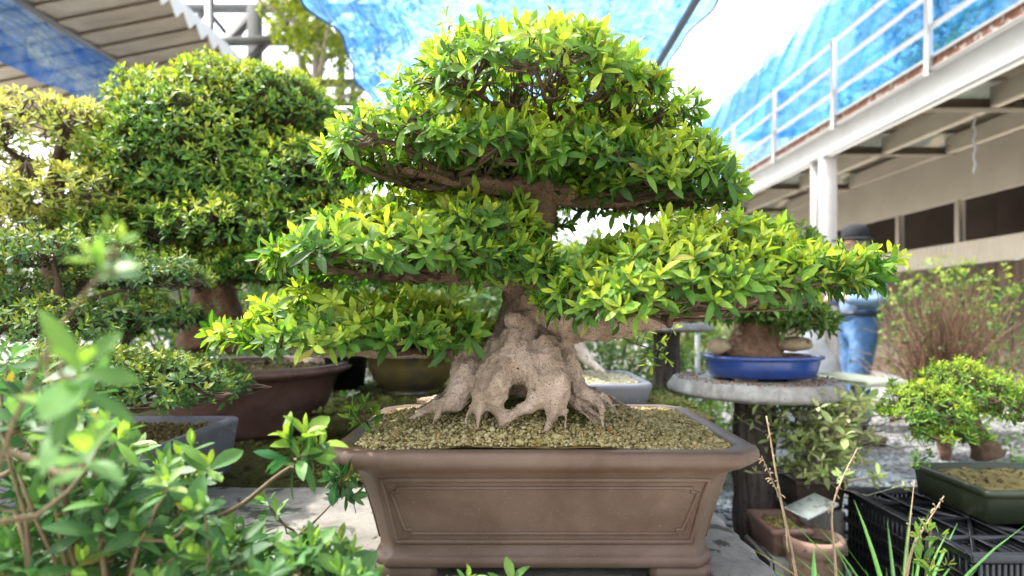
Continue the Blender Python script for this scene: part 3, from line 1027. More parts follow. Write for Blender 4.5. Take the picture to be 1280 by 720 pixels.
solidify_voxel(T, 'trunk', M['bark'], tree, .0034, 1, ((.07, .014, 0), (.034, .008, 1), (.014, .0055, 1), (.006, .0035, 1), (.003, .0018, 0)))

LEAF = .036


def main_pad(px, d, rx_px, ry, base, top, n, attach, tilt=0.0, nb=7, r0=.008, K=8, extra=None, lower=.38, skel_extra=None, taper=0.0, young=0.0):
    c = P(px, base, d)
    rx = rx_px / F * d
    n = int(n * 1.75)
    hz = (base - top) / F * d
    tp, nr, yo = pad_tips(c, rx, ry, hz, n, tilt, lower, taper=taper)
    yo = yo + young
    if extra is not None:
        tp, nr, yo = np.vstack([tp, extra[0]]), np.vstack([nr, extra[1]]), np.concatenate([yo, extra[2]])
    b = Buf()
    sk = fan(b, attach, c, rx, ry, nb, r0, tilt, .012)
    if skel_extra is not None:
        sk = np.vstack([sk, skel_extra])
    twigs_to(b, sk, tp - nr * .012, nr)
    b.build('branch', M['bark_dark'], tree)
    f = Buf()
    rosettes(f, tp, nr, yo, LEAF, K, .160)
    f.build('foliage', M['leaf'], tree)


def tips_at(lst):
    """hand-placed shoots: (px, py, d, lean x, lean z, youth)"""
    return (np.array([P(a, b_, c_) for a, b_, c_, *_ in lst]), norm(np.array([A(l[3], -.25, l[4]) for l in lst])), np.array([l[5] for l in lst], float))


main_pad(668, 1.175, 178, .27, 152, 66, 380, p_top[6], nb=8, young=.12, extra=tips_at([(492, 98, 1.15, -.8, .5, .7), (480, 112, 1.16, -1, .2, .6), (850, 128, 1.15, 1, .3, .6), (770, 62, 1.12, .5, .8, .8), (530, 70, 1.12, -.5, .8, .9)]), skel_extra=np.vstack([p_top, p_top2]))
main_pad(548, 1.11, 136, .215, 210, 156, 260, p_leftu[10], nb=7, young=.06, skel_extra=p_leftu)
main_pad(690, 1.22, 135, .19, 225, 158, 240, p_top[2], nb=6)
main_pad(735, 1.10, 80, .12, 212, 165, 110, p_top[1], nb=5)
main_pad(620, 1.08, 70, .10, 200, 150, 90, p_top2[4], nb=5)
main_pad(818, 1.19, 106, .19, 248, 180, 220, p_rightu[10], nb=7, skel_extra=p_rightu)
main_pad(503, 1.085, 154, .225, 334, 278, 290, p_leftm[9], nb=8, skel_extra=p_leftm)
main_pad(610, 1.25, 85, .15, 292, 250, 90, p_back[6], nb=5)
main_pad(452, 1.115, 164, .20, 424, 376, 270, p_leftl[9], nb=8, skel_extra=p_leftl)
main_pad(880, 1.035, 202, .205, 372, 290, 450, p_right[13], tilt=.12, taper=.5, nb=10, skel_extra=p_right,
         extra=tips_at([(1132, 320, .97, 1, .25, .95), (1118, 326, .97, 1, .2, .7), (1112, 314, .97, .7, .7, .9), (1095, 312, .97, .6, .8, .95), (1075, 318, .98, .2, 1, .8), (1104, 335, .96, 1, -.1, .7), (1050, 312, .99, .3, 1, .8), (690, 335, 1.0, -.6, .5, .6), (705, 350, .99, -.5, .2, .5)]))
main_pad(640, 1.045, 62, .07, 340, 306, 60, p_leftm[1], nb=4)
main_pad(600, 1.10, 70, .12, 296, 256, 90, p_leftm[3], nb=5)
main_pad(560, 1.30, 110, .16, 286, 246, 130, p_back[8], nb=5, young=.1)
# the low twig behind the trunk; its backlit yellow is painted into the leaf tint
sprig = [(728, 397, 1.33), (760, 412, 1.36), (795, 430, 1.38), (822, 437, 1.38)]
b = Buf()
pw = limb(b, sprig, [.004, .003, .002, .001], 6, 14, .2)
st = tips_at([(775, 412, 1.38, .1, .9, 1.1), (800, 415, 1.38, .1, .9, 1.1), (745, 408, 1.37, .1, .9, 1.1), (715, 402, 1.35, -.2, .6, .9), (770, 402, 1.38, .2, .7, .9), (790, 405, 1.4, .3, .8, 1.0), (812, 412, 1.4, .5, .6, 1.0), (830, 425, 1.38, .8, .3, .7), (826, 442, 1.37, .5, -.6, .4), (808, 448, 1.37, 0, -.8, .4), (835, 450, 1.38, .4, -.7, .45), (815, 455, 1.38, .1, -1, .5), (750, 400, 1.36, 0, .7, .8), (845, 408, 1.42, .5, .6, .8), (730, 408, 1.36, -.1, .3, 1.0)])
twigs_to(b, pw, st[0] - st[1] * .01, st[1])
b.build('branch', M['bark_dark'], tree)
f = Buf()
rosettes(f, st[0], st[1], st[2] + .15, .034, 7)
f.build('foliage', M['leaf'], tree)
# a sucker at the left edge of the soil
b = Buf()
pw = limb(b, [(470, 548, 1.06), (458, 530, 1.06), (455, 512, 1.07)], [.003, .002, .001], 6, 8)
st = tips_at([(456, 505, 1.07, .1, 1, .5), (442, 512, 1.06, -.8, .5, .35), (470, 515, 1.05, .8, .4, .4), (446, 528, 1.05, -.8, 0, .3), (466, 528, 1.05, .7, 0, .3), (438, 522, 1.08, -1, .2, .35)])
twigs_to(b, pw, st[0] - st[1] * .01, st[1])
b.build('branch', M['bark_dark'], tree)
f = Buf()
rosettes(f, *st, .034, 7)
f.build('foliage', M['leaf'], tree)


# ================================================================== OTHER POTTED PLANTS
def round_soil(b, c, r, z, n, size, mat_sheet=True, mu=.5, sy=1.0):
    rr = np.linspace(0, r, 8)
    a = np.linspace(0, 2 * np.pi, 40, endpoint=False)
    rings = [np.stack([c[0] + q * np.cos(a), c[1] + sy * q * np.sin(a), np.full(40, z + .02 * (1 - (q / r) ** 2))], 1) for q in rr[1:]]
    b.loft(rings, True, True, False)
    grain_field(b, n, lambda x, y: (x - c[0]) ** 2 + ((y - c[1]) / sy) ** 2 < r * r * .97, lambda x, y: z + .02 * (1 - ((x - c[0]) ** 2 + ((y - c[1]) / sy) ** 2) / r ** 2), (c[0] - r, c[0] + r), (c[1] - r * sy, c[1] + r * sy), size, mu)


# ---- the big dome azalea in the round brown pot
cx, cy = -1.05, 2.33
ZM = ZB - .003
zr = HC - .205
t = thing('round_pot', 'wide round reddish brown pot with a wavy lip behind the grey pot', 'pot', (cx, cy, ZM))
b = Buf()
H = zr - ZM
b.lathe((cx, cy, ZM), [(.24, 0), (.262, .0), (.268, .02), (.285, .08), (.312, .14), (.335, H - .05), (.345, H - .045), (.380, H - .030), (.388, H - .020), (.386, H - .012), (.372, H - .010), (.380, H - .002), (.376, H), (.345, H), (.338, H - .006), (.33, H - .06)], 96,
        mod=lambda a, i, z: 1 + (.012 * np.sin(a * 34) if 6 <= i <= 9 else 0 * a), cap1=True)
b.build('body', M['clay_red'], t)
b = Buf()
round_soil(b, (cx, cy), .335, zr - .03, 1500, .005)
b.build('soil', M['grain'], t)
t = thing('azalea_bonsai', 'tall dome-shaped azalea with dense small leaves in the round brown pot', 'bonsai', (cx, cy, zr - .02))
b = Buf()
for pts, r in (([(265, 432, 2.33), (262, 400, 2.33), (268, 360, 2.33), (285, 300, 2.33), (290, 220, 2.33), (292, 130, 2.33)], [.15, .10, .075, .055, .035, .01]),
               ([(240, 440, 2.25), (250, 400, 2.28), (262, 360, 2.3)], [.05, .06, .04]), ([(300, 440, 2.28), (290, 400, 2.28), (280, 360, 2.3)], [.05, .055, .04]),
               ([(268, 350, 2.33), (220, 320, 2.2), (170, 310, 2.1)], [.04, .025, .01]), ([(275, 330, 2.33), (340, 310, 2.25), (410, 300, 2.2)], [.04, .025, .01]),
               ([(285, 270, 2.33), (220, 230, 2.2), (170, 200, 2.15)], [.03, .02, .008]), ([(288, 250, 2.33), (350, 210, 2.2), (410, 190, 2.2)], [.03, .02, .008])):
    limb(b, pts, r, 12, 16, .2)
solidify_voxel(b, 'trunk', M['bark_red'], t, .012, 3, ((.06, .02),))
DOME = [((285, 228, 2.33), .45, .44, .44, 2100, -.35), ((225, 158, 2.28), .24, .28, .20, 420, -.2), ((340, 155, 2.28), .26, .28, .21, 460, -.2), ((195, 232, 2.15), .24, .26, .20, 380, -.3), ((375, 240, 2.15), .24, .26, .20, 380, -.3),
        ((180, 285, 2.05), .22, .24, .12, 260, -.3), ((395, 285, 2.1), .24, .24, .13, 300, -.4), ((285, 290, 2.0), .28, .22, .12, 320, -.4),
        ((235, 330, 2.05), .20, .22, .08, 240, -.4), ((345, 338, 2.05), .24, .24, .085, 300, -.5), ((435, 315, 2.15), .18, .2, .08, 200, -.5)]
tw, fo = Buf(), Buf()
for (q, rx, ry, rz, nn, zm) in DOME:
    nn = int(nn * 1.75)
    c = P(*q)
    tp, nr, yo = blob_tips(c, rx, ry, rz, nn, zm)
    yo = yo + .04
    core = c + rng.uniform(-1, 1, (160, 3)) * A(rx, ry, rz) * .55 - A(0, 0, rz * .2)
    twigs_to(tw, core, tp - nr * .01, nr, .003, .0012, 4)
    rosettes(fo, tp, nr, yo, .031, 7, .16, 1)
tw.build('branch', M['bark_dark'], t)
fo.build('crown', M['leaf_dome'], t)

# ---- layered dark azalea in the grey rectangular pot, left
X0, X1, Y0, Y1 = -1.40, -.80, 1.24, 1.71
cx, cy, zr = (X0 + X1) / 2, (Y0 + Y1) / 2, HC - .308
t = thing('grey_pot', 'grey-blue rectangular pot half hidden by leaves at left', 'pot', (cx, cy, ZB))
b = Buf()
H = zr - ZB
PROF = lambda H, w=.03: [(-.03, 0), (-.022, 0), (-.018, .004), (-.008, H * .6), (-.002, H - .02), (0, H - .012), (-.001, H - .003), (-.005, H), (-w + .004, H), (-w, H - .004), (-w - .006, H - .07)]
rect_pot(b, (cx, cy, ZB), (X1 - X0) / 2, (Y1 - Y0) / 2, PROF(H, .028), .02, .014)
b.build('body', M['pot_grey'], t)
b = Buf()
zf = lambda x, y: zr - .018 + .02 * np.exp(-(((x - cx) / .2) ** 2 + ((y - cy) / .14) ** 2))
soil_sheet(b, np.linspace(X0 + .03, X1 - .03, 30), np.linspace(Y0 + .03, Y1 - .03, 24), lambda x, y: zf(x, y) - .003)
grain_field(b, 5000, lambda x, y: (np.abs(x - cx) < (X1 - X0) / 2 - .032) & (np.abs(y - cy) < (Y1 - Y0) / 2 - .032), zf, (X0, X1), (Y0, Y1), .003, .42)
b.build('soil', M['grain'], t)
t = thing('azalea_bonsai', 'dark small-leaved azalea in low layers above the grey-blue pot', 'bonsai', (cx, cy, zr - .01))
b = Buf()
base = A(cx, cy, zr - .02)
for e, r in ((P(205, 455, 1.45), .018), (P(120, 440, 1.35), .018), (P(60, 360, 1.45), .02), (P(180, 400, 1.5), .016), (P(170, 350, 1.55), .014), (P(60, 300, 1.5), .012)):
    p = bez(base, base * .6 + e * .4 + A(0, 0, .10), e, 10)
    b.tube(p, np.linspace(r * 2.2, .005, 10), 10, True, .2)
b.tube([base - A(0, 0, .01), base + A(0, 0, .06), base + A(.01, 0, .14)], [.07, .05, .03], 12)
solidify_voxel(b, 'trunk', M['bark_dark'], t, .008, 2, ((.03, .008),))
tw, fo = Buf(), Buf()
for (q, rx, ry, hz, nn) in (((205, 492, 1.42), .19, .20, .085, 620), ((110, 480, 1.30), .16, .2, .08, 420), ((175, 405, 1.62), .18, .18, .065, 420), ((60, 420, 1.45), .2, .2, .08, 420),
                            ((185, 355, 1.66), .19, .18, .075, 420), ((95, 330, 1.6), .2, .2, .09, 420), ((-40, 380, 1.5), .22, .2, .1, 300)):
    c = P(*q)
    tp, nr, yo = pad_tips(c, rx, ry, hz, nn, rim=.25)
    core = c + rng.normal(0, 1, (40, 3)) * A(rx * .45, ry * .45, .008)
    twigs_to(tw, core, tp - nr * .008, nr, .002, .001, 4)
    rosettes(fo, tp, nr, yo, .023, 7, .17, 1, gap=.009)
tw.build('branch', M['bark_dark'], t)
fo.build('crown', M['leaf_dark'], t)

# ---- pale yellowish azalea at the far left
cx, cy = -1.72, 2.15
t = thing('clay_pot', 'brown clay pot under the pale yellowish azalea at far left', 'pot', (cx, cy, ZM))
b = Buf()
b.lathe((cx, cy, ZM), [(.16, 0), (.17, 0), (.20, .12), (.22, .2), (.235, .205), (.237, .23), (.22, .235), (.21, .23), (.2, .15)], 48, cap1=True)
b.build('body', M['pot_brown'], t)
b = Buf()
round_soil(b, (cx, cy), .205, ZM + .21, 500, .005)
b.build('soil', M['grain'], t)
t = thing('azalea_bonsai', 'pale yellowish azalea at the far left edge beside the tall dome', 'bonsai', (cx, cy, ZM + .22))
b = Buf()
b.tube(path([A(cx, cy, ZM + .2), A(cx + .03, cy, ZM + .45), A(cx, cy, ZM + .8), A(cx + .05, cy, ZM + 1.1)], 14), np.linspace(.06, .015, 15)[:len(path([A(0, 0, 0)] * 4, 14))], 10, True, .2)
for k in range(8):
    a = k * .8
    p0 = A(cx, cy, ZM + .4 + .08 * k)
    p1 = p0 + A(.3 * math.cos(a), .3 * math.sin(a), .15)
    b.tube(bez(p0, (p0 + p1) / 2 + A(0, 0, .08), p1, 7), np.linspace(.018, .005, 7), 7, True, .2)
b.build('trunk', M['bark_dark'], t)
tw, fo = Buf(), Buf()
for (q, rx, ry, rz, nn) in (((85, 185, 2.1), .30, .3, .17, 560), ((105, 255, 2.0), .26, .28, .12, 460), ((60, 300, 2.0), .28, .26, .12, 420)):
    c = P(*q)
    tp, nr, yo = blob_tips(c, rx, ry, rz, nn, -.4)
    core = c + rng.normal(0, 1, (50, 3)) * A(rx, ry, rz) * .4
    twigs_to(tw, core, tp - nr * .01, nr, .003, .001, 4)
    rosettes(fo, tp, nr, yo + .3, .030, 7, .16, 1)
tw.build('branch', M['bark_dark'], t)
fo.build('crown', M['leaf_pale'], t)

# ---- olive bowl on the mossy shelf
ZS = HC - .33
cx, cy = (515 - 640) / F * 2.35, 2.35
t = thing('glazed_bowl', 'olive and dark glazed round bowl on the mossy shelf', 'pot', (cx, cy, ZS))
b = Buf()
b.lathe((cx, cy, ZS), [(.09, 0), (.105, .0), (.108, .012), (.102, .016), (.125, .03), (.155, .065), (.172, .11), (.178, .15), (.186, .152), (.187, .162), (.178, .166), (.168, .162), (.16, .12)], 64, cap1=True)
b.build('body', M['pot_olive'], t)
b = Buf()
round_soil(b, (cx, cy), .165, ZS + .148, 700, .004, mu=.3)
b.build('soil', M['grain'], t)
t = thing('young_azalea', 'small azalea behind the big tree, rooted in the olive bowl', 'plant', (cx, cy, ZS + .16))
b = Buf()
for k in range(7):
    a = k * .9
    p0 = A(cx, cy, ZS + .155)
    p1 = p0 + A(.12 * math.cos(a), .1 * math.sin(a), .10 + .02 * k)
    b.tube(bez(p0, (p0 + p1) / 2 + A(0, 0, .05), p1, 7), np.linspace(.010, .003, 7), 6)
b.build('stem', M['bark_dark'], t)
fo = Buf()
tp, nr, yo = blob_tips((cx, cy, ZS + .30), .20, .18, .10, 300, -.6)
rosettes(fo, tp, nr, yo + .1, .035, 7, .15, 1)
# round-lobed leaves hanging over the lip
hp = np.array([P(540 + 9 * i, 438 + 5 * (i % 3), 2.17) for i in range(6)])
rosettes(fo, hp, norm(np.tile(A(.1, -.5, -.6), (6, 1))), np.full(6, .25), .04, 6, .3, 1)
fo.build('foliage', M['leaf'], t)

# ---- black nursery pot
cx, cy = (433 - 640) / F * 2.5, 2.5
t = thing('nursery_pot', 'black plastic nursery pot between the round pot and olive bowl', 'pot', (cx, cy, ZS))
b = Buf()
b.lathe((cx, cy, ZS), [(.07, 0), (.073, 0), (.092, .13), (.098, .132), (.098, .15), (.092, .152), (.086, .14)], 40, cap1=True)
b.build('body', M['pot_black'], t)
b = Buf()
tp, nr, yo = blob_tips((cx, cy, ZS + .20), .09, .09, .06, 70, -.4)
rosettes(b, tp, nr, yo, .035, 6, .16, 1)
b.build('foliage', M['leaf_dark'], t)

# ---- grey trough behind the trunk, right
X0, X1, Y0, Y1 = .02, .487, 1.95, 2.42
cx, cy, zr = (X0 + X1) / 2, (Y0 + Y1) / 2, HC - .245
t = thing('grey_trough', 'light grey rectangular trough of pale soil behind the big trunk', 'pot', (cx, cy, ZS))
b = Buf()
rect_pot(b, (cx, cy, ZS), (X1 - X0) / 2, (Y1 - Y0) / 2, PROF(zr - ZS, .03), .035, .02)
b.build('body', M['pot_grey'], t)
b = Buf()
zf2 = lambda x, y: zr - .012 + .03 * np.exp(-(((x - .22) / .15) ** 2 + ((y - cy) / .16) ** 2))
soil_sheet(b, np.linspace(X0 + .034, X1 - .034, 30), np.linspace(Y0 + .034, Y1 - .034, 30), lambda x, y: zf2(x, y) - .004)
grain_field(b, 7000, lambda x, y: (np.abs(x - cx) < (X1 - X0) / 2 - .036) & (np.abs(y - cy) < (Y1 - Y0) / 2 - .036), zf2, (X0, X1), (Y0, Y1), .0033, .55)
b.build('soil', M['grain_pale'], t)
t = thing('azalea_bonsai', 'grey slant-trunked bonsai in the light grey trough behind the big trunk', 'bonsai', (.20, cy, zr))
b = Buf()
limb(b, [(700, 430, 2.2), (700, 400, 2.2), (690, 370, 2.2), (680, 340, 2.25)], [.055, .045, .035, .02], 12, 14, .2)
limb(b, [(716, 425, 2.15), (730, 445, 2.12), (745, 459, 2.08), (757, 466, 2.05)], [.035, .026, .018, .006], 10, 12, .2)
limb(b, [(690, 430, 2.15), (680, 455, 2.1), (670, 466, 2.05)], [.035, .026, .01], 10, 12, .2)
limb(b, [(705, 440, 2.2), (708, 458, 2.18), (710, 470, 2.15)], [.05, .05, .03], 10, 8)
solidify_voxel(b, 'trunk', M['bark_grey'], t, .008, 2, ((.03, .008),))
fo = Buf()
for q, rx, rz, nn in (((690, 330, 2.3), .22, .07, 170), ((600, 335, 2.3), .20, .10, 240), ((760, 345, 2.35), .18, .06, 130), ((560, 270, 2.5), .26, .12, 300), ((510, 345, 2.45), .24, .12, 300), ((655, 265, 2.5), .2, .09, 160)):
    tp, nr, yo = blob_tips(P(*q), rx, .2, rz, nn, -.4)
    rosettes(fo, tp, nr, yo + .1, .036, 7, .15, 1)
fo.build('crown', M['leaf_dome'], t)


# ================================================================== LOG TABLES
def log_table(label, cx, cy, zt, R, rl, groove):
    t = thing('log_table', label, 'table', (cx, cy, 0))
    b = Buf()
    w = rng.normal(0, 1, (200,))
    seg = 360

    def mod(a, i, z):
        k = np.zeros(seg)
        if 2 <= i <= 8:
            k = .006 * np.sign(np.sin(a * 37 + 3 * np.sin(a * 5))) * np.abs(np.sin(a * 37 + 3 * np.sin(a * 5))) ** .5 * groove + .003 * np.sin(a * 17 + 1)
        return 1 + k + .010 * np.sin(3 * a) + .006 * np.sin(7 * a + 2)
    th = .060 * R / .33
    b.lathe((cx, cy, zt - th), [(R * .4, 0), (R * .90, .0), (R * .95, th * .03), (R * .985, th * .12), (R, th * .26), (R * .985, th * .45), (R * .955, th * .70), (R * .93, th * .90), (R * .915, th * .97), (R * .90, th), (R * .885, th * .955), (R * .85, th), (R * .5, th * 1.0)], seg, mod=mod, cap1=True)
    b.build('tabletop', M['concrete_log'], t)
    b = Buf()
    zz = np.linspace(0, zt - th, 16)
    b.lathe((cx, cy, 0), [(rl * (1.12 if i in (0,) else 1 + .05 * math.sin(i * 1.7)), z) for i, z in enumerate(zz)], 72,
            mod=lambda a, i, z: 1 + .05 * np.sin(a * 11 + .4 * np.sin(i * .8)) + .03 * np.sin(a * 23 + i * .35) + .02 * np.sin(a * 5 + i * .2))
    b.build('leg', M['log_leg'], t)
    return t


TX, TY, TZ = (943 - 640) / F * 2.3, 2.3, HC - .262
log_table('grey cast-concrete log table carrying the blue oval pot', TX, TY, TZ, .335, .078, 1)
log_table('taller log table further back, partly hidden by leaves beside the trough', .79, 2.95, HC - .055, .235, .064, .6)
t = thing('dark_pot', 'flat dark pot on the taller log table further back', 'pot', (.82, 2.95, HC - .055))
b = Buf()
rect_pot(b, (.82, 2.95, HC - .055), .13, .09, PROF(.06, .014), .012, .008)
b.build('body', M['pot_brown'], t)
f = Buf()
tp, nr, yo = blob_tips((.74, 2.95, HC + .05), .14, .12, .05, 110, -.5)
rosettes(f, tp, nr, yo + .2, .028, 6, .16, 1)
tag(f.build('bonsai_foliage', M['leaf_pale'], None, (.74, 2.95, HC)), 'small pale bonsai growing in the flat dark pot on the taller table', 'bonsai')

# ---- blue oval pot, its tree and its stones
cx, cy = (952 - 640) / F * 2.25, 2.25
t = thing('blue_oval_pot', 'shallow blue glazed oval pot on the grey log table', 'pot', (cx, cy, TZ))
b = Buf()
a_ = lambda a, i, z: 1.0 / (np.abs(np.cos(a)) ** 2.5 + np.abs(np.sin(a)) ** 2.5) ** (1 / 2.5)
b.lathe((cx, cy, TZ), [(.17, .012), (.188, .012), (.196, .018), (.205, .05), (.212, .075), (.214, .080), (.224, .083), (.226, .091), (.220, .096), (.209, .095), (.205, .09), (.20, .06)], 72, 1, .66, a_, cap1=True)
b.build('body', M['pot_blue'], t)
for sx in (-1, 1):
    for sy in (-1, 1):
        b = Buf()
        b.box((cx + sx * .10, cy + sy * .085, TZ + .007), (.085, .03, .0125), bev=.003)
        b.build('foot', M['clay_foot'], t)
b = Buf()
zf3 = lambda x, y: TZ + .086 + .018 * np.exp(-(((x - cx) / .12) ** 2 + ((y - cy) / .08) ** 2))
zz = [0, .05, .1, .15, .2]
a = np.linspace(0, 2 * np.pi, 40, endpoint=False)
b.loft([np.stack([cx + q * np.cos(a), cy + .66 * q * np.sin(a), zf3(cx + q * np.cos(a), cy + .66 * q * np.sin(a)) - .002], 1) for q in zz[1:]], True, True)
grain_field(b, 3500, lambda x, y: np.abs((x - cx) / .2) ** 2.4 + np.abs((y - cy) / .132) ** 2.4 < 1, zf3, (cx - .2, cx + .2), (cy - .14, cy + .14), .0034, .45, .25)
b.build('soil', M['grain_red'], t)
b = Buf()
q = rng.uniform(0, 2 * np.pi, 700)
rr = .2 + .09 * rng.random(700)
b.grains(np.stack([TX + rr * np.cos(q) * 1.05, TY + rr * np.sin(q), np.full(700, TZ + .002)], 1), rng.uniform(.002, .004, 700), rng.random(700))
tag(b.build('gravel', M['grain_red'], None, (TX, TY, TZ)), 'loose brown grit spilled on the log table around the blue pot', 'grit', kind='stuff')
t = thing('azalea_bonsai', 'bonsai with broad tan trunk growing in the blue oval pot', 'bonsai', (cx, cy, TZ + .09))
b = Buf()
c0 = P(938, 438, 2.25)
limb(b, [(940, 446, 2.25), (942, 425, 2.25), (950, 400, 2.25), (955, 360, 2.25), (955, 310, 2.25)], [.125, .088, .062, .045, .02], 14, 18, .1)
limb(b, [(905, 440, 2.22), (922, 430, 2.22), (938, 408, 2.24)], [.02, .035, .04], 10, 8)
limb(b, [(975, 440, 2.2), (968, 428, 2.22), (958, 405, 2.24)], [.02, .03, .035], 10, 8)
for e in ((890, 390, 2.2), (1010, 395, 2.2), (1035, 400, 2.15), (880, 350, 2.2), (1030, 350, 2.2)):
    limb(b, [(952, 375, 2.25), ((952 + e[0]) / 2, e[1] - 15, 2.22), e], [.025, .014, .005], 8, 10)
solidify_voxel(b, 'trunk', M['bark_red'], t, .007, 3, ((.03, .012),))
tw, fo = Buf(), Buf()
for (q, rx, ry, rz, nn) in (((955, 330, 2.25), .22, .22, .17, 420), ((990, 398, 2.2), .14, .16, .065, 190), ((900, 385, 2.2), .14, .16, .06, 170), ((960, 385, 2.12), .16, .12, .06, 170)):
    c = P(*q)
    tp, nr, yo = blob_tips(c, rx, ry, rz, nn, -.7)
    twigs_to(tw, c + rng.normal(0, 1, (40, 3)) * A(rx, ry, rz) * .4, tp - nr * .01, nr, .003, .001, 4)
    rosettes(fo, tp, nr, yo - .02, .044, 7, .15, 1)
tw.build('branch', M['bark_dark'], t)
fo.build('crown', M['leaf_shrub'], t)


def rock(c, sx, sy, sz, label, rz=0.0):
    b = Buf()
    th = np.linspace(0, np.pi, 12)
    ph = np.linspace(0, 2 * np.pi, 18, endpoint=False)
    rings = []
    for q in th:
        x, y, z = np.sin(q) * np.cos(ph), np.sin(q) * np.sin(ph), np.full(18, -np.cos(q))
        r = 1 + .18 * lump(x, y, z, 2.6, c[0] * 30) + .07 * lump(x, y, z, 7, 1)
        X, Y, Z = x * r * sx, y * r * sy, z * r * sz
        rings.append(np.stack([c[0] + X * math.cos(rz) - Y * math.sin(rz), c[1] + X * math.sin(rz) + Y * math.cos(rz), c[2] + Z], 1))
    b.loft(rings, True, True, True)
    tag(b.build('rock', M['rock'], None, c), label, 'rock')


rock(P(990, 430, 2.20), .068, .05, .030, 'flat tan rock on the soil right of the trunk in the blue pot', -.2)
rock(P(899, 432, 2.20), .050, .045, .030, 'dark tan rock on the soil left of the trunk in the blue pot', .4)


# ---- ground plants and pots at the right
def small_rect_pot(name, label, cx, cy, z0, hw, hd, H, mat, ch=.008):
    t = thing(name, label, 'pot', (cx, cy, z0))
    b = Buf()
    rect_pot(b, (cx, cy, z0), hw, hd, [(-.02, 0), (-.016, .002), (-.008, H - .03), (-.006, H - .022), (0, H - .018), (0, H - .004), (-.004, H), (-.014, H), (-.017, H - .004), (-.022, H - .05)], ch, .006)
    b.build('body', mat, t)
    b = Buf()
    zf = lambda x, y: z0 + H - .02 + .006 * lump(x, y, x * 0, 40)
    soil_sheet(b, np.linspace(cx - hw + .018, cx + hw - .018, 16), np.linspace(cy - hd + .018, cy + hd - .018, 16), zf)
    grain_field(b, 900, lambda x, y: (np.abs(x - cx) < hw - .02) & (np.abs(y - cy) < hd - .02), zf, (cx - hw, cx + hw), (cy - hd, cy + hd), .0036, .35)
    b.build('soil', M['grain'], t)
    return t


# stacked under the variegated shrub: red pot, slate, brown pot
small_rect_pot('red_pot', 'reddish brown pot with chipped rim wedged beside the log table leg', .955, 2.06, .185, .075, .11, .095, M['clay_red'])
b = Buf()
b.box((.955, 2.06, .0925), (.16, .24, .182), bev=.01)
tag(b.build('concrete_block', M['concrete_log'], None, (.955, 2.06, 0)), 'grey concrete block under the reddish brown pot', 'block')
small_rect_pot('brown_pot', 'dull brown rectangular pot holding the pale variegated shrub', 1.16, 2.27, .275, .10, .12, .115, M['pot_brown'])
b = Buf()
b.box((1.16, 2.27, .1365), (.19, .23, .272), bev=.01)
tag(b.build('concrete_block', M['concrete_log'], None, (1.16, 2.27, 0)), 'grey concrete block under the dull brown rectangular pot', 'block')
# terracotta pot with moss
cx, cy = (1016 - 640) / F * 1.95, 1.95
t = thing('terracotta_pot', 'round mossy terracotta pot below the pale slate', 'pot', (cx, cy, 0))
b = Buf()
zr = HC - .755
b.lathe((cx, cy, 0), [(.07, 0), (.075, 0), (.088, zr - .06), (.09, zr - .05), (.098, zr - .045), (.10, zr - .008), (.095, zr), (.08, zr), (.077, zr - .006), (.074, zr - .06)], 48, cap1=True)
b.build('body', M['clay_terra'], t)
b = Buf()
round_soil(b, (cx, cy), .078, zr - .04, 200, .004, mu=.2)
b.build('moss_soil', M['moss'], t)
b = Buf()
c = P(1014, 633, 2.02)
Rm = np.array(Matrix.Rotation(-.25, 3, 'Y') @ Matrix.Rotation(.35, 3, 'Z') @ Matrix.Rotation(.18, 3, 'X'))
b.box(c, (.15, .10, .010), bev=.003, R=Rm)
tag(b.build('slate_tile', M['slate'], None, tuple(c)), 'pale grey-green slate tile leaning over the terracotta pot', 'tile')

# variegated shrub
cx, cy = 1.15, 2.25
t = thing('variegated_shrub', 'pale variegated shrub with loose light leaves in the dull brown pot', 'shrub', (cx, cy, .37))
tw, fo = Buf(), Buf()
base = A(cx, cy, .37)
for e in range(16):
    p1 = A(cx + rng.uniform(-.20, .24), cy + rng.uniform(-.15, .12), .37 + rng.uniform(.10, .34))
    tw.tube(bez(base, base * .5 + p1 * .5 + A(0, 0, .08), p1, 8), np.linspace(.008, .002, 8), 6)
tp = np.stack([cx + rng.normal(-.01, .10, 260), cy - .12 + rng.normal(0, .10, 260), .42 + rng.random(260) ** .9 * .31], 1)
nr = norm(np.stack([rng.normal(0, .5, 260), rng.normal(-.2, .5, 260), np.full(260, .7)], 1))
twigs_to(tw, np.vstack([bez(base, base + A(0, 0, .1), base + A(rng.uniform(-.15, .15), 0, .35), 8) for _ in range(8)]), tp, nr, .0025, .001, 4)
rosettes(fo, tp, nr, rng.uniform(.2, 1.0, 260), .05, 5, .17, 1)
tw.build('stem', M['bark_grey'], t)
fo.build('foliage', M['leaf_white'], t)
b = Buf()
c = P(1027, 497, 2.45)
for k in range(6):
    a = k * 1.05
    b.leaves(c[None], A(math.cos(a), -.3, math.sin(a))[None], A(0, -1, 0)[None], np.array([.028]), np.array([.011]), np.array([.5]))
tag(b.build('azalea_flower', M['flower'], None, tuple(c)), 'single pink flower under the edge of the log table', 'flower')


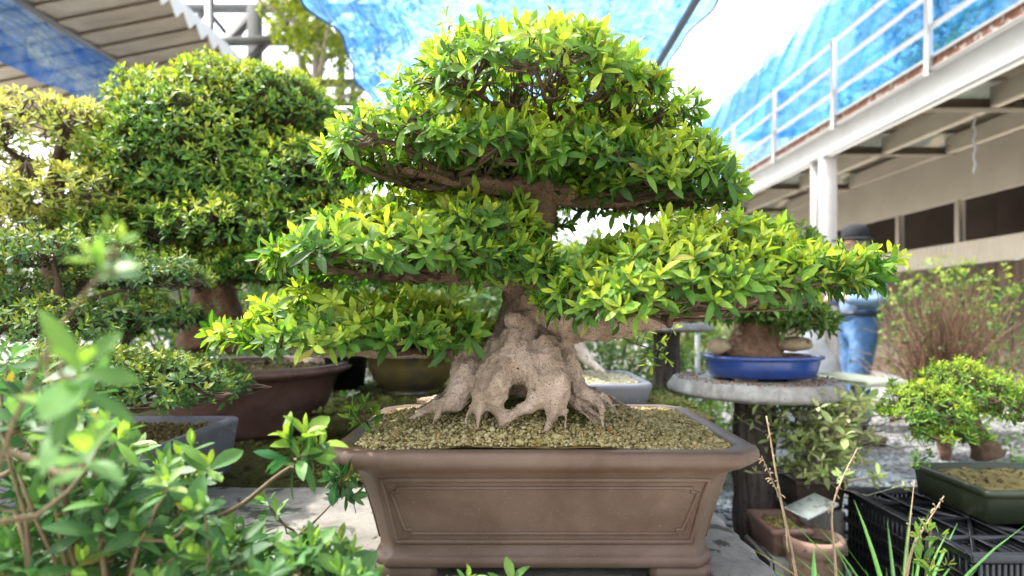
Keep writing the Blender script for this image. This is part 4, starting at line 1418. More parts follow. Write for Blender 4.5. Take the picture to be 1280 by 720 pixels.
# black crates
def crate(label, x0, y0, z0, w, l, h):
    t = thing('plastic_crate', label, 'crate', (x0 + w / 2, y0 + l / 2, z0), 'stacked black plastic crates')
    b = Buf()      # ribbed base, facing up
    z = z0 + h
    b.box((x0 + w / 2, y0 + .012, z - .012), (w, .024, .024), bev=.004)
    b.box((x0 + w / 2, y0 + l - .012, z - .012), (w, .024, .024), bev=.004)
    for xx in (x0 + .012, x0 + w - .012):
        b.box((xx, y0 + l / 2, z - .0125), (.023, l - .05, .024), bev=.004)
    for k in range(1, 4):
        b.box((x0 + w * k / 4, y0 + l / 2, z - .014), (.010, l - .05, .018), bev=.002)
        b.box((x0 + w / 2, y0 + l * k / 4, z - .0145), (w - .05, .010, .016), bev=.002)
    b.bar((x0 + .03, y0 + .03, z - .016), (x0 + w - .03, y0 + l - .03, z - .016), .009, .012)
    b.bar((x0 + .03, y0 + l - .03, z - .017), (x0 + w - .03, y0 + .03, z - .017), .009, .012)
    for k in range(18):
        b.box((x0 + .03 + (w - .06) * (k + .5) / 18, y0 + l / 2, z - .032), (.013, l - .05, .006), bev=.001)
    for k in range(7):
        b.box((x0 + w / 2, y0 + l * (k + .5) / 7, z - .040), (w - .05, .016, .006), bev=.001)
    b.build('lattice_base', M['crate'], t)
    for side in range(4):
        b = Buf()
        n = 26
        for k in range(n):
            u = .02 + (k + .5) / n * ((l if side < 2 else w) - .04)
            pos = {0: (x0 + .008, y0 + u), 1: (x0 + w - .008, y0 + u), 2: (x0 + u, y0 + .008), 3: (x0 + u, y0 + l - .008)}[side]
            b.box((pos[0], pos[1], z0 + h / 2 - .012), (.008, .012, h - .03) if side < 2 else (.012, .008, h - .03), bev=.002)
        for zz, hh in ((.012, .024), (h * .26, .016), (h * .40, .012), (h * .58, .018), (h * .74, .012)):
            if side < 2:
                b.box((x0 + .0085 if side == 0 else x0 + w - .0085, y0 + l / 2, z0 + zz), (.013, l - .004, hh), bev=.002)
            else:
                b.box((x0 + w / 2, y0 + .0085 if side == 2 else y0 + l - .0085, z0 + zz), (w - .032, .013, hh), bev=.002)
        b.build('side_panel', M['crate'], t)
    return t


crate('upper black plastic crate with ribbed top below the dark green pot', 1.222, 1.53, .10 + .0, .46, .60, .275)
crate('lower black plastic crate on the ground beneath the upper one', 1.232, 1.54, -.18 + .003, .44, .58, .276)
crate('black plastic crate standing right of the upper one at the frame edge', 1.76, 1.56, .08, .46, .60, .275)

ZC = .376
small_rect_pot('green_pot', 'dark green rectangular pot standing on the black crates', 1.68, 1.90, ZC, .25, .17, .105, M['pot_green'])
t = thing('azalea_bonsai', 'small bright green bonsai leaning over the black crates', 'bonsai', (1.60, 1.92, ZC + .09))
b = Buf()
limb(b, [(1235, 570, 1.92), (1225, 550, 1.92), (1200, 535, 1.9), (1165, 530, 1.88), (1140, 530, 1.86)], [.05, .035, .022, .012, .005], 10, 16, .2)
limb(b, [(1225, 552, 1.92), (1215, 520, 1.92), (1200, 500, 1.9)], [.03, .018, .008], 10, 10, .2)
limb(b, [(1160, 535, 1.86), (1150, 560, 1.84), (1148, 580, 1.83)], [.003, .002, .001], 5, 6)
solidify_voxel(b, 'trunk', M['bark_dark'], t, .005, 1)
tw, fo = Buf(), Buf()
for (q, rx, ry, hz, nn) in (((1160, 520, 1.88), .125, .14, .10, 520), ((1185, 545, 1.83), .10, .1, .04, 220), ((1205, 495, 1.92), .14, .14, .11, 420), ((1290, 520, 1.95), .15, .14, .12, 300)):
    c = P(*q)
    tp, nr, yo = pad_tips(c, rx, ry, hz, nn, rim=.25)
    twigs_to(tw, c + rng.normal(0, 1, (40, 3)) * A(rx * .4, ry * .4, .008), tp - nr * .008, nr, .0018, .0008, 4)
    rosettes(fo, tp, nr, yo - .08, .021, 6, .15, 1, gap=.007)
hp = np.array([P(1148 + rng.uniform(-12, 14), 562 + 20 * rng.random(), 1.84) for i in range(16)])
rosettes(fo, hp, norm(rng.normal(0, 1, (16, 3)) + A(0, 0, -.3)), np.full(16, .35), .018, 5, .16, 1, gap=.007)
tw.build('branch', M['bark_dark'], t)
fo.build('crown', M['leaf'], t)

# grass-like plants beside the bench
def blades(name, label, cx, cy, z0, n, h, spread, tint, wr=.02, cat='plant'):
    t = Buf()
    a = rng.uniform(0, 2 * np.pi, n)
    base = np.stack([cx + .03 * rng.normal(0, 1, n), cy + .03 * rng.normal(0, 1, n), np.full(n, z0)], 1)
    lean = rng.uniform(.15, 1, n) * spread
    ax = norm(np.stack([lean * np.cos(a), lean * np.sin(a), np.ones(n)], 1))
    nr = norm(np.stack([-np.cos(a), -np.sin(a), lean], 1) + 0)
    L = h * rng.uniform(.6, 1.1, n)
    t.leaves(base, ax, nr, L, L * wr * rng.uniform(.8, 1.3, n), rng.normal(tint, .18, n), (0, .12, .25, .4, .55, .7, .85, 1), (.5, .75, .95, 1, .92, .75, .5, .03), fold=.5, curl=rng.uniform(.3, 1.0, n))
    return tag(t.build(name, M['grass'], None, (cx, cy, z0)), label, cat)


blades('day_lily', 'clump of arching green blades in front of the black crates', 1.02, 1.50, .0, 64, .50, .45, .45, .011)
blades('day_lily', 'short clump of strappy leaves beside the bench edge', .70, 1.42, .0, 16, .42, .5, .6, .028)
blades('day_lily', 'tuft of green blades at the bottom right corner by the crates', 1.10, 1.28, .0, 26, .36, .7, .45, .013)
b = Buf()
b.leaves(P(985, 690, 1.45)[None] - A(0, 0, .3), (P(945, 620, 1.42) - P(985, 690, 1.45) + A(0, 0, .05))[None], A(.3, -1, .3)[None], np.array([.47]), np.array([.013]), np.array([.75]), (0, .12, .25, .4, .55, .7, .85, 1), (.5, .75, .95, 1, .92, .75, .5, .03), fold=.5, curl=.1)
tag(b.build('strap_leaf', M['grass'], None, tuple(P(985, 690, 1.45) - A(0, 0, .3))), 'single broad yellow-green blade leaning left beside the log table leg', 'plant')


def stalk(label, pts, r=.0026, seeds=14):
    b = Buf()
    p = path([P(*q) for q in pts], 18)
    b.tube(p, np.linspace(r, r * .4, len(p)), 6, True, .2)
    for k in range(seeds):
        i = rng.integers(len(p) // 2, len(p) - 1)
        q = p[i] + rng.normal(0, .006, 3)
        b.tube([p[i], (p[i] + q) / 2 + A(0, 0, .004), q], [.0008, .0012, .002], 5)
    tag(b.build('dry_stalk', M['dry'], None, tuple(p[0])), label, 'stalk')


stalk('pair of dry stalks crossing in front of the reddish pot', [(1000, 745, 1.4), (990, 690, 1.4), (975, 620, 1.4), (965, 560, 1.42), (958, 520, 1.45)], .004)
stalk('thin bent dry stalk beside the pot rim at right', [(985, 690, 1.4), (980, 640, 1.4), (965, 600, 1.4), (952, 570, 1.4)], .0022)
stalk('tall dry stalk with seed heads in front of the crates', [(1048, 760, 1.3), (1043, 690, 1.3), (1040, 640, 1.3), (1052, 600, 1.32), (1072, 560, 1.35)], .0034, 20)
stalk('thin pale dry stalk standing before the green pot', [(1128, 760, 1.3), (1133, 700, 1.3), (1138, 650, 1.3), (1143, 600, 1.32)], .0024, 4)
stalk('reddish dry stalk leaning right at the bottom right corner', [(1130, 740, 1.25), (1140, 690, 1.25), (1155, 660, 1.26), (1180, 620, 1.28)], .003, 20)
t = thing('weed', 'leafy green weed at the lower right edge by the crates', 'plant', tuple(P(1150, 900, 1.25)))
b, f = Buf(), Buf()
pw = limb(b, [(1150, 1000, 1.25), (1155, 800, 1.25), (1158, 700, 1.25), (1165, 660, 1.25)], [.004, .003, .002, .001], 6, 14)
st = tips_at([(1160, 660, 1.25, 0, 1, .6), (1148, 672, 1.24, -.8, .4, .5), (1178, 668, 1.24, .8, .4, .5), (1172, 690, 1.24, .8, .2, .5), (1150, 700, 1.22, -.8, .3, .5), (1185, 705, 1.22, .6, .5, .6), (1165, 712, 1.2, 0, .8, .6)])
twigs_to(b, pw, st[0] - st[1] * .01, st[1])
rosettes(f, *st, .036, 6, .13)
b.build('stem', M['twig'], t)
f.build('foliage', M['leaf'], t)

# ================================================================== FOREGROUND SHRUB
t = thing('azalea_shrub', 'out-of-focus azalea shrub in the near foreground at lower left', 'shrub', (-.38, .62, 0))
b = Buf()
base = A(-.40, .60, .0)
skel = []
for q in ((120, 640, .62), (200, 700, .62), (300, 700, .68), (60, 540, .62), (150, 580, .70), (235, 660, .78), (380, 710, .74), (20, 640, .6), (330, 740, .62), (440, 720, .74)):
    e = P(*q)
    s0 = base + A(rng.normal(0, .02), rng.normal(0, .02), 0)
    p = bez(s0, A(s0[0] * .7 + e[0] * .3, s0[1] * .6 + e[1] * .4, e[2] * .7), e, 16)
    p[2:-1] += rng.normal(0, .003, (13, 3))
    b.tube(p, np.linspace(.009, .0024, 16), 7, True, .2)
    skel.append(p[6:])
pb = limb(b, [(200, 720, .66), (245, 662, .70), (300, 632, .73), (345, 596, .75), (372, 578, .76)], [.0042, .0036, .0032, .0026, .002], 8, 16, .2)
skel.append(pb)
for k in range(26):
    x = rng.uniform(-40, 440)
    e = P(x, np.interp(x, [0, 100, 200, 300, 440], [520, 570, 640, 700, 740]) + rng.uniform(0, 70), rng.uniform(.58, .84))
    s0 = base + A(rng.normal(0, .03), rng.normal(0, .03), 0)
    p = bez(s0, A(s0[0] * .6 + e[0] * .4, s0[1] * .5 + e[1] * .5, e[2] * .65), e, 16)
    p[2:-1] += rng.normal(0, .003, (13, 3))
    b.tube(p, np.linspace(.006, .0016, 16), 6, True, .2)
    skel.append(p[5:])
pt = limb(b, [(-40, 700, .45), (20, 520, .40), (75, 410, .36), (130, 338, .34)], [.0018, .0015, .0012, .0008], 7, 14, .2)
skel.append(pt)
skel = np.vstack(skel)
pts = []
ylim = lambda x: np.interp(x, [0, 100, 150, 210, 250, 265, 310, 350, 400, 440, 480], [430, 480, 535, 575, 590, 650, 660, 672, 680, 705, 755])
while len(pts) < 680:
    x, d = rng.uniform(-60, 480), rng.uniform(.58, .88)
    y0 = ylim(x)
    y = y0 + (rng.random() ** .8) * (790 - y0)
    pts.append((x, y, d))
pts = [(x, y, d, rng.normal(0, .35), .9, np.clip(rng.normal(.42, .18), 0, 1)) for (x, y, d) in pts]
pts += [
        (395, 690, .68, -.1, 1, .85), (425, 675, .70, .2, 1, .75), (440, 690, .69, .8, .5, .5), (385, 672, .69, -.5, .8, .6), (450, 720, .66, .5, .8, .4), (345, 640, .78, 0, 1, .5), (330, 625, .79, -.3, .9, .45),
        (262, 580, .66, .5, .9, .75), (225, 572, .72, 0, 1, .7), (150, 545, .6, .5, .9, .7), (130, 530, .55, 0, 1, .6), (205, 575, .66, -.2, 1, .5), (240, 555, .70, .3, .9, .6),
        (420, 590, .92, -.4, .4, .15), (432, 602, .93, .4, .2, .15), (420, 616, .93, -.3, -.3, .1), (440, 622, .94, .5, -.3, .12), (412, 600, .92, -.8, 0, .2), (436, 588, .94, .2, .7, .2),
        (104, 455, .34, .3, .7, .55), (112, 480, .35, .7, .1, .4), (85, 500, .38, -.2, .8, .6), (108, 560, .40, .3, 1, .7),
        (585, 722, .78, .2, 1, .6), (640, 726, .78, -.2, 1, .55), (560, 735, .76, -.6, .7, .4)]
st = tips_at(pts)
st[1][:] = norm(st[1] + rng.normal(0, .15, st[1].shape))
# a low runner along the foot of the bench carries the shoots in front of the pot
rn = limb(b, [(330, 800, .7), (450, 790, .74), (560, 770, .77), (640, 760, .78)], [.004, .003, .002, .001], 6, 14)
rn2 = limb(b, [(372, 670, .80), (400, 645, .90), (425, 618, .94)], [.002, .0016, .001], 6, 10)
skel = np.vstack([skel, rn, rn2])
twigs_to(b, skel, st[0] - st[1] * .012, st[1], .0018, .0011)
b2 = b
f = Buf()
rosettes(f, *st, .037, 8, .18, 2, gap=.016)
sp = tips_at([(362, 548, .71, -.5, 1, .85), (382, 542, .72, .25, 1, .9), (402, 556, .73, .9, .7, .85), (392, 572, .72, .9, -.1, .5), (352, 572, .70, -1, .2, .2), (374, 566, .70, .1, .7, .7)])
tl = tips_at([(152, 296, .35, .5, 1, .75), (122, 322, .33, -.7, .7, .7), (138, 290, .34, 0, 1, .8), (128, 335, .33, .3, .3, .5)])
twigs_to(b2, pt[-4:], tl[0] - tl[1] * .008, tl[1], .0012, .0008)
rosettes(f, *tl, .027, 5, .2, 2, gap=.01, spread=(15, 85))
twigs_to(b2, pb[-4:], sp[0] - sp[1] * .012, sp[1], .0018, .0011)
rosettes(f, *sp, .047, 7, .19, 2, gap=.016, spread=(15, 80))
b.build('stem', M['twig'], t)
f.build('foliage', M['leaf_front'], t)


# ================================================================== BACKGROUND SHRUBS AND TREES
def shrub(name, label, c, r, h, n, leaf, mat, lod=0, tint=0.0, cat='shrub', group=None, K=6, lobes=4):
    t = thing(name, label, cat, (c[0], c[1], 0), group)
    b, f = Buf(), Buf()
    for k in range(9):
        a = k * .7
        e = A(c[0] + r * .6 * math.cos(a), c[1] + r * .6 * math.sin(a), h * rng.uniform(.6, .9))
        s0 = A(c[0] + .05 * math.cos(a), c[1] + .05 * math.sin(a), 0)
        b.tube(bez(s0, (s0 + e) / 2 + A(0, 0, h * .15), e, 8), np.linspace(.02, .005, 8), 6)
    b.build('stem', M['bark_dark'], t)
    for k in range(lobes):
        a = k * 2 * np.pi / lobes + rng.uniform(-.4, .4)
        q = r * .42 if lobes > 1 else 0
        cc = A(c[0] + q * math.cos(a), c[1] + q * math.sin(a), h * rng.uniform(.48, .60))
        tp, nr, yo = blob_tips(cc, r * .68, r * .68, h * rng.uniform(.40, .48), n // lobes, -.9, .35)
        rosettes(f, tp, nr, yo + tint, leaf, K, .2, lod)
    f.build('foliage', mat, t)
    return t


shrub('round_shrub', 'rounded green shrub behind the olive bowl, under the low left pad', (-1.45, 4.5, 0), .85, 1.95, 2000, .055, M['leaf_dome'], tint=.1)
shrub('round_shrub', 'dark rounded shrub straight behind the big trunk', (-.25, 4.6, 0), 1.0, 1.72, 2300, .055, M['leaf_shrub'])
shrub('round_shrub', 'low green shrub between trunk and taller log table', (.80, 4.7, 0), .62, 1.0, 1100, .05, M['leaf_shrub'], tint=.05)
shrub('round_shrub', 'bright green shrub between the two log tables', (1.48, 4.9, 0), .58, .95, 1000, .05, M['leaf_shrub'], tint=.12)
shrub('round_shrub', 'leafy ground shrub behind the taller log table leg', (1.12, 3.5, 0), .38, .50, 500, .05, M['leaf_shrub'], tint=.2)
shrub('round_shrub', 'large yellowish shrub behind the dome azalea', (-2.6, 4.8, 0), 1.0, 1.9, 1300, .06, M['leaf_dome'], tint=.2)
shrub('round_shrub', 'pale shrub far behind the right-hand leaf pads', (2.4, 8.6, 0), .9, 2.2, 900, .09, M['leaf_pale'], tint=.1)

# twiggy reddish shrub at the right
cx, cy = 2.97, 3.95
t = thing('twiggy_shrub', 'twiggy reddish brown shrub with sparse leaves at the right edge', 'shrub', (cx, cy, 0))
b, f = Buf(), Buf()
n = 420
a = rng.uniform(0, 2 * np.pi, n)
s0 = np.stack([cx + .12 * np.cos(a), cy + .12 * np.sin(a), rng.uniform(.15, .55, n)], 1)
e = np.stack([cx + rng.normal(0, .15, n), cy + rng.normal(0, .2, n), rng.uniform(.6, 1.28, n)], 1)
e[:, :2] = np.where(e[:, 2:3] < .9, A(cx, cy) + (e[:, :2] - A(cx, cy)) * 1.45, e[:, :2])
tt = np.linspace(0, 1, 6)[None, :, None]
mid = (s0 + e) / 2 + rng.normal(0, .06, (n, 3))
pp = (1 - tt) ** 2 * s0[:, None] + 2 * tt * (1 - tt) * mid[:, None] + tt ** 2 * e[:, None]
b.tubes(pp, np.linspace(.006, .0015, 6)[None] * np.ones((n, 1)))
for k in range(9):
    q = k * .7
    b.tube(bez(A(cx, cy, 0), A(cx + .06 * math.cos(q), cy + .06 * math.sin(q), .25), A(cx + .2 * math.cos(q), cy + .2 * math.sin(q), .6), 8), np.linspace(.025, .008, 8), 7)
b.build('stem', M['bark_red'], t)
rosettes(f, e[:230], norm(rng.normal(0, .5, (230, 3)) + A(0, 0, .7)), rng.uniform(0, .6, 230), .03, 5, .2, 0)
f.build('foliage', M['leaf_shrub'], t)
shrub('round_shrub', 'green shrub at the right edge behind the twiggy one', (3.55, 4.6, 0), .55, 1.42, 800, .04, M['leaf_dome'])
shrub('round_shrub', 'low dark shrub at the right edge near the gravel', (3.05, 3.1, 0), .4, .62, 500, .035, M['leaf_shrub'])

# yellow-green tree behind the dome
cx, cy = -3.1, 9.3
t = thing('leafy_tree', 'tall yellow-green tree behind the dome azalea and steel frame', 'tree', (cx, cy, 0))
b = Buf()
b.tube(path([A(cx, cy, 0), A(cx + .1, cy, 2), A(cx - .1, cy, 4), A(cx, cy, 6.4)], 16), np.linspace(.16, .03, 15), 10, True, .1)
for k in range(16):
    p0 = A(cx, cy, 2.2 + .26 * k)
    q = k * 2.4
    p1 = p0 + A(1.3 * math.cos(q), 1.2 * math.sin(q), .6)
    b.tube(bez(p0, (p0 + p1) / 2 + A(0, 0, .2), p1, 8), np.linspace(.045, .008, 8), 6)
b.build('trunk', M['bark_grey'], t)
f = Buf()
for k in range(40):
    q = k * 2.4
    z = 2.5 + 4.6 * rng.random()
    r = rng.uniform(.2, 1.35)
    tp, nr, yo = blob_tips((cx + r * math.cos(q), cy + r * math.sin(q), z), .45, .45, .33, 150, -.8, .5)
    rosettes(f, tp, nr, yo, .085, 4, .26, 0)
f.build('crown', M['leaf_tree'], t)

# a tree standing behind the deck netting, seen through it
for (cx, cy, s, lab) in ((7.4, 9.5, 1.0, 'green tree behind the blue netting on the walkway'), (-6.5, 14.0, 1.2, 'broad tree far behind the steel frame at left')):
    t = thing('broad_tree', lab, 'tree', (cx, cy, 0))
    b = Buf()
    b.tube(path([A(cx, cy, 0), A(cx + .1, cy, 1.8), A(cx - .1, cy, 3.6), A(cx, cy, 5.6)], 14), np.linspace(.2, .04, 12), 10, True, .1)
    for k in range(10):
        p0 = A(cx, cy, 2 + .28 * k)
        q = k * 2.4
        p1 = p0 + A(1.2 * math.cos(q), 1.2 * math.sin(q), .8)
        b.tube(bez(p0, (p0 + p1) / 2, p1, 6), np.linspace(.06, .01, 6), 6)
    b.build('trunk', M['bark_grey'], t)
    f = Buf()
    for k in range(18):
        q = k * 2.4
        tp, nr, yo = blob_tips((cx + rng.uniform(.2, 1.4) * math.cos(q), cy + rng.uniform(.2, 1.4) * math.sin(q), 4.5 + 2.0 * rng.random()), .6, .6, .4, 110, -.8, .5)
        rosettes(f, tp, nr, yo, .12, 4, .26, 0)
    f.build('crown', M['leaf_dome'], t)

# far belt of trees closing the garden
f = Buf()
for k in range(60):
    x = -34 + k * 1.15 + rng.uniform(-.4, .4)
    y = 26 + rng.uniform(-2, 3)
    h = rng.uniform(3.0, 4.8)
    tp, nr, yo = blob_tips((x, y, h * .55), 1.1, 1.0, h * .55, 260, -.95, .5)
    rosettes(f, tp, nr, yo, .34, 4, .28, 0)
tag(f.build('far_hedge', M['leaf_shrub'], None, (0, 26, 0)), 'far low belt of garden greenery along the horizon', 'greenery', kind='stuff')

# ================================================================== RAISED WALKWAY (right)
XD = 4.4
ZT = HC + 2.66       # deck floor
ZU = HC + 2.20       # bottom of the edge beam
Y0D, Y1D = 2.2, 17.0
deck = thing('raised_walkway', 'raised white steel walkway with rusty edge on columns at right', 'walkway', (XD, 8.3, 0))
b = Buf()
b.box((XD + .05, (Y0D + Y1D) / 2, (ZU + ZT - .12) / 2), (.012, Y1D - Y0D, ZT - .12 - ZU), bev=.003)
b.box((XD + .05, (Y0D + Y1D) / 2, ZU + .006), (.13, Y1D - Y0D - .01, .014), bev=.003)
b.box((XD + .05, (Y0D + Y1D) / 2, ZT - .113), (.15, Y1D - Y0D - .01, .014), bev=.003)
b.build('edge_beam', M['white'], deck)
b = Buf()
b.box((XD + .02, (Y0D + Y1D) / 2, ZT - .048), (.03, Y1D - Y0D, .115), bev=.004)
b.build('rusty_edge', M['rust'], deck)
b = Buf()
nn = 120
ys = np.linspace(Y0D, Y1D, nn * 2)
zz = ZT - .06 - .03 * (np.arange(nn * 2) // 2 % 2)
b.loft(np.array([[(x, y, z) for y, z in zip(ys, zz)] for x in (XD + .06, 8.0, 12.0)]), False)
b.build('floor_sheet', M['underdeck'], deck, smooth=False)
for xx in (5.3, 6.2, 7.4, 8.6):
    b = Buf()
    b.box((xx, (Y0D + Y1D) / 2, ZU + .16), (.10, Y1D - Y0D, .22), bev=.004)
    b.build('joist', M['cream'], deck)
for yy in (4.6, 6.4, 8.25, 10.6, 13.0, 15.4):
    b = Buf()
    b.box((XD + 3.25, yy, ZU + .19), (6.2, .14, .30), bev=.004)
    b.build('girder', M['cream'], deck)
for yy in (3.4, 8.25, 12.1, 16.0):
    b = Buf()
    hw = .11
    b.box((XD + .06, yy - hw, ZU / 2), (.26, .016, ZU - .002), bev=.003)
    b.box((XD + .06, yy + hw, ZU / 2), (.26, .016, ZU - .002), bev=.003)
    b.box((XD + .06, yy, ZU / 2), (.014, hw * 2 - .018, ZU - .004), bev=.003)
    b.box((XD + .06, yy, ZU - .012), (.30, .27, .02), bev=.003)
    b.build('column', M['white'], deck)
yposts = [2.5 + 1.78 * k for k in range(9)]
for yy in yposts:
    b = Buf()
    b.box((XD - .02, yy, ZT + .44), (.055, .065, 1.22), bev=.004)
    b.build('railing_post', M['white'], deck)
for hz_ in (1.04, .70, .34, .02):
    b = Buf()
    b.box((XD + .012, (Y0D + Y1D) / 2, ZT + hz_), (.045, Y1D - Y0D, .05 if hz_ > .1 else .03), bev=.006)
    b.build('rail', M['white'], deck)


def sheet(name, label, grid, mat, cat='netting'):
    b = Buf()
    b.loft(grid, False)
    o = b.build(name, mat, None, tuple(np.asarray(grid).reshape(-1, 3).mean(0)))
    return tag(o, label, cat)


# netting hung along the walkway
ny, nz = 240, 40
Y, S = np.meshgrid(np.linspace(2.4, 16.5, ny), np.linspace(0, 1, nz), indexing='ij')
top = 2.14 + .04 * np.sin(Y * 3.53 + .6)
Z = ZT + .04 + S * (top - .04)
X = XD + .10 + .34 * S ** 1.5 + (.05 + .03 * S) * (np.sin(Y * 5.5 + 2.2 * S) * .6 + .4 * np.sin(Y * 13 + 7 * S + np.sin(Y * 2))) + .12 * np.sin(np.pi * S) * np.sin(Y * 1.76)
sheet('blue_netting', 'blue netting hung behind the railing of the raised walkway', np.stack([X, Y, Z], -1), M['net_deck'])
# second layer, slack roof over the deck
Y, S = np.meshgrid(np.linspace(2.4, 16.5, 200), np.linspace(0, 1, 30), indexing='ij')
X = XD + .55 + 4.5 * S
Z = ZT + 2.12 + .5 * S - .35 * np.sin(np.pi * S) * (.6 + .4 * np.sin(Y * 1.8)) + .06 * np.sin(Y * 7 + 5 * S)
sheet('blue_netting', 'slack blue netting roof above the raised walkway', np.stack([X, Y, Z], -1), M['net_deck'])

# building under and behind the walkway
XW = 6.3
bl = thing('cream_building', 'cream corrugated building wall with dark brown windows under the walkway', 'building', (XW, 9, 0))
b = Buf()
yy = np.linspace(3.0, 17, 560)
xx = XW - .012 * (np.arange(560) // 2 % 2)
zs, zt_ = HC + .98, HC + 1.58
b.loft(np.array([[(x, y, z) for x, y in zip(xx, yy)] for z in (HC + .66, zs)]), False)
b.build('wall', M['cream'], bl, smooth=False)
b = Buf()
b.box((XW + .01, 10, (HC + .655) / 2), (.05, 14, HC + .65), bev=.004)
for k in range(60):
    b.box((XW - .022, 3.1 + k * .235, (HC + .64) / 2), (.012, .225, HC + .63), bev=.003)
b.build('lower_wall', M['wood_wall'], bl)
b = Buf()
b.box((XW + .03, 10, (zt_ + HC + 2.56) / 2), (.06, 14, HC + 2.56 - zt_), bev=.004)
b.box((XW + .10, 10, zs - .02), (.12, 14, .05), bev=.004)
b.build('wall_band', M['cream'], bl)
for k in range(11):
    y0 = 3.1 + k * 1.26
    w = Buf()
    w.box((XW + .03, y0, (zs + zt_) / 2), (.09, .09, zt_ - zs - .01), bev=.004)
    fr = w.build('window', M['cream'], bl)
    w = Buf()
    w.box((XW + .04, y0 + .355, (zs + zt_) / 2), (.012, .56, zt_ - zs - .01), bev=.002)
    w.box((XW + .055, y0 + .90, (zs + zt_) / 2), (.012, .58, zt_ - zs - .01), bev=.002)
    w.build('pane', M['brown_glass'], fr)
b = Buf()
b.box((9, 17.1, 1.6), (8, .1, 3.2), bev=.004)
b.build('end_wall', M['cream'], bl)

b = Buf()
pc = [A(5.3, 6.6, ZU + .1) + A(.012 * math.sin(k * 1.9), .012 * math.cos(k * 1.9), -.055 * k) for k in range(14)]
b.tube(np.array(pc), .012, 7, True, .3)
tag(b.build('chain', M['metal_grey'], None, (5.3, 6.6, ZU)), 'short chain hanging from the underside of the raised walkway', 'chain')

# pile of things by the twiggy shrub, and the pale board
b = Buf()
c = P(1066, 474, 3.7)
b.box(c, (.30, .5, .035), rz=.25, bev=.005)
t = thing('board_table', 'low pale weathered board table in front of the man', 'table', (c[0], c[1], 0))
b.build('board', M['board'], t)
for sx in (-1, 1):
    l = Buf()
    l.box((c[0] + sx * .09, c[1] + .12, (c[2] - .02) / 2), (.05, .05, c[2] - .02), bev=.004)
    l.build('leg', M['bark_grey'], t)
b = Buf()
for k in range(7):
    c = P(1012 + 4 * math.sin(k * 2), 432 - 5 * k, 4.3)
th = np.linspace(0, np.pi, 20)
ph = np.linspace(0, 2 * np.pi, 32, endpoint=False)
c0 = A(2.18, 4.3, .36)
rings = []
for q in th:
    x, y, z = np.sin(q) * np.cos(ph), np.sin(q) * np.sin(ph), np.full(32, -np.cos(q))
    r = 1 + .10 * lump(x, y, z, 4, 2) + .06 * lump(x, y, z, 11, 1)
    rings.append(np.stack([c0[0] + x * r * .27, c0[1] + y * r * .22, np.maximum(c0[2] + z * r * .48, .005)], 1))
b.loft(rings, True, True, True)
tag(b.build('white_sack', M['sack'], None, (2.18, 4.3, 0)), 'crumpled white sack standing behind the blue-potted bonsai', 'sack')
# tiny bonsai on the ground before the man
cx, cy = (1068 - 640) / F * 4.45, 4.45
small_rect_pot('tray_pot', 'shallow brown tray pot on the gravel before the man', cx, cy, .005, .19, .12, .07, M['clay_red'])
t = thing('azalea_bonsai', 'tiny yellow-green bonsai in the tray pot before the man', 'bonsai', (cx, cy, .07))
b, f = Buf(), Buf()
b.tube(path([A(cx, cy, .05), A(cx + .01, cy, .16), A(cx - .01, cy, .26)], 9), np.linspace(.022, .008, 8), 8, True, .2)
for k in range(8):
    a = k * .8
    p1 = A(cx + .15 * math.cos(a), cy + .1 * math.sin(a), .30 + .04 * (k % 2))
    b.tube(bez(A(cx, cy, .20), A(cx, cy, .26), p1, 6), np.linspace(.006, .002, 6), 5)
b.build('trunk', M['bark_grey'], t)
tp, nr, yo = pad_tips(A(cx, cy, .27), .19, .13, .08, 200)
rosettes(f, tp, nr, yo + .15, .035, 5, .18, 0)
f.build('crown', M['leaf_pale'], t)


# ================================================================== THE MAN
def skin_mesh(name, verts, edges, radii, mat, parent, sub=2, root=0, loc=A(0, 0, 0)):
    me = bpy.data.meshes.new(name)
    me.from_pydata([tuple(np.array(v)) for v in verts], edges, [])
    o = bpy.data.objects.new(name, me)
    COL.objects.link(o)
    o.parent = parent
    md = o.modifiers.new('skin', 'SKIN')
    md.use_smooth_shade = True
    sv = me.skin_vertices[0].data
    for i, r in enumerate(radii):
        r = (r, r) if np.isscalar(r) else r
        sv[i].radius = r
        sv[i].use_root = (i == root)
    ss = o.modifiers.new('sub', 'SUBSURF')
    ss.levels = ss.render_levels = sub
    bpy.context.view_layer.update()
    m2 = bpy.data.meshes.new_from_object(o.evaluated_get(bpy.context.evaluated_depsgraph_get()))
    o.modifiers.clear()
    o.data = m2
    m2.materials.clear()
    m2.materials.append(mat)
    for p in m2.polygons:
        p.use_smooth = True
    return o


man = thing('person', 'man in pale blue shirt, jeans and black cap standing on the gravel', 'person', (3.02, 5.05, 0))
# he faces -x; coordinates are local to his feet
V, E, R_ = [], [], []


def jv(p, r, prev=None):
    V.append(p)
    R_.append(r)
    if prev is not None:
        E.append((prev, len(V) - 1))
    return len(V) - 1


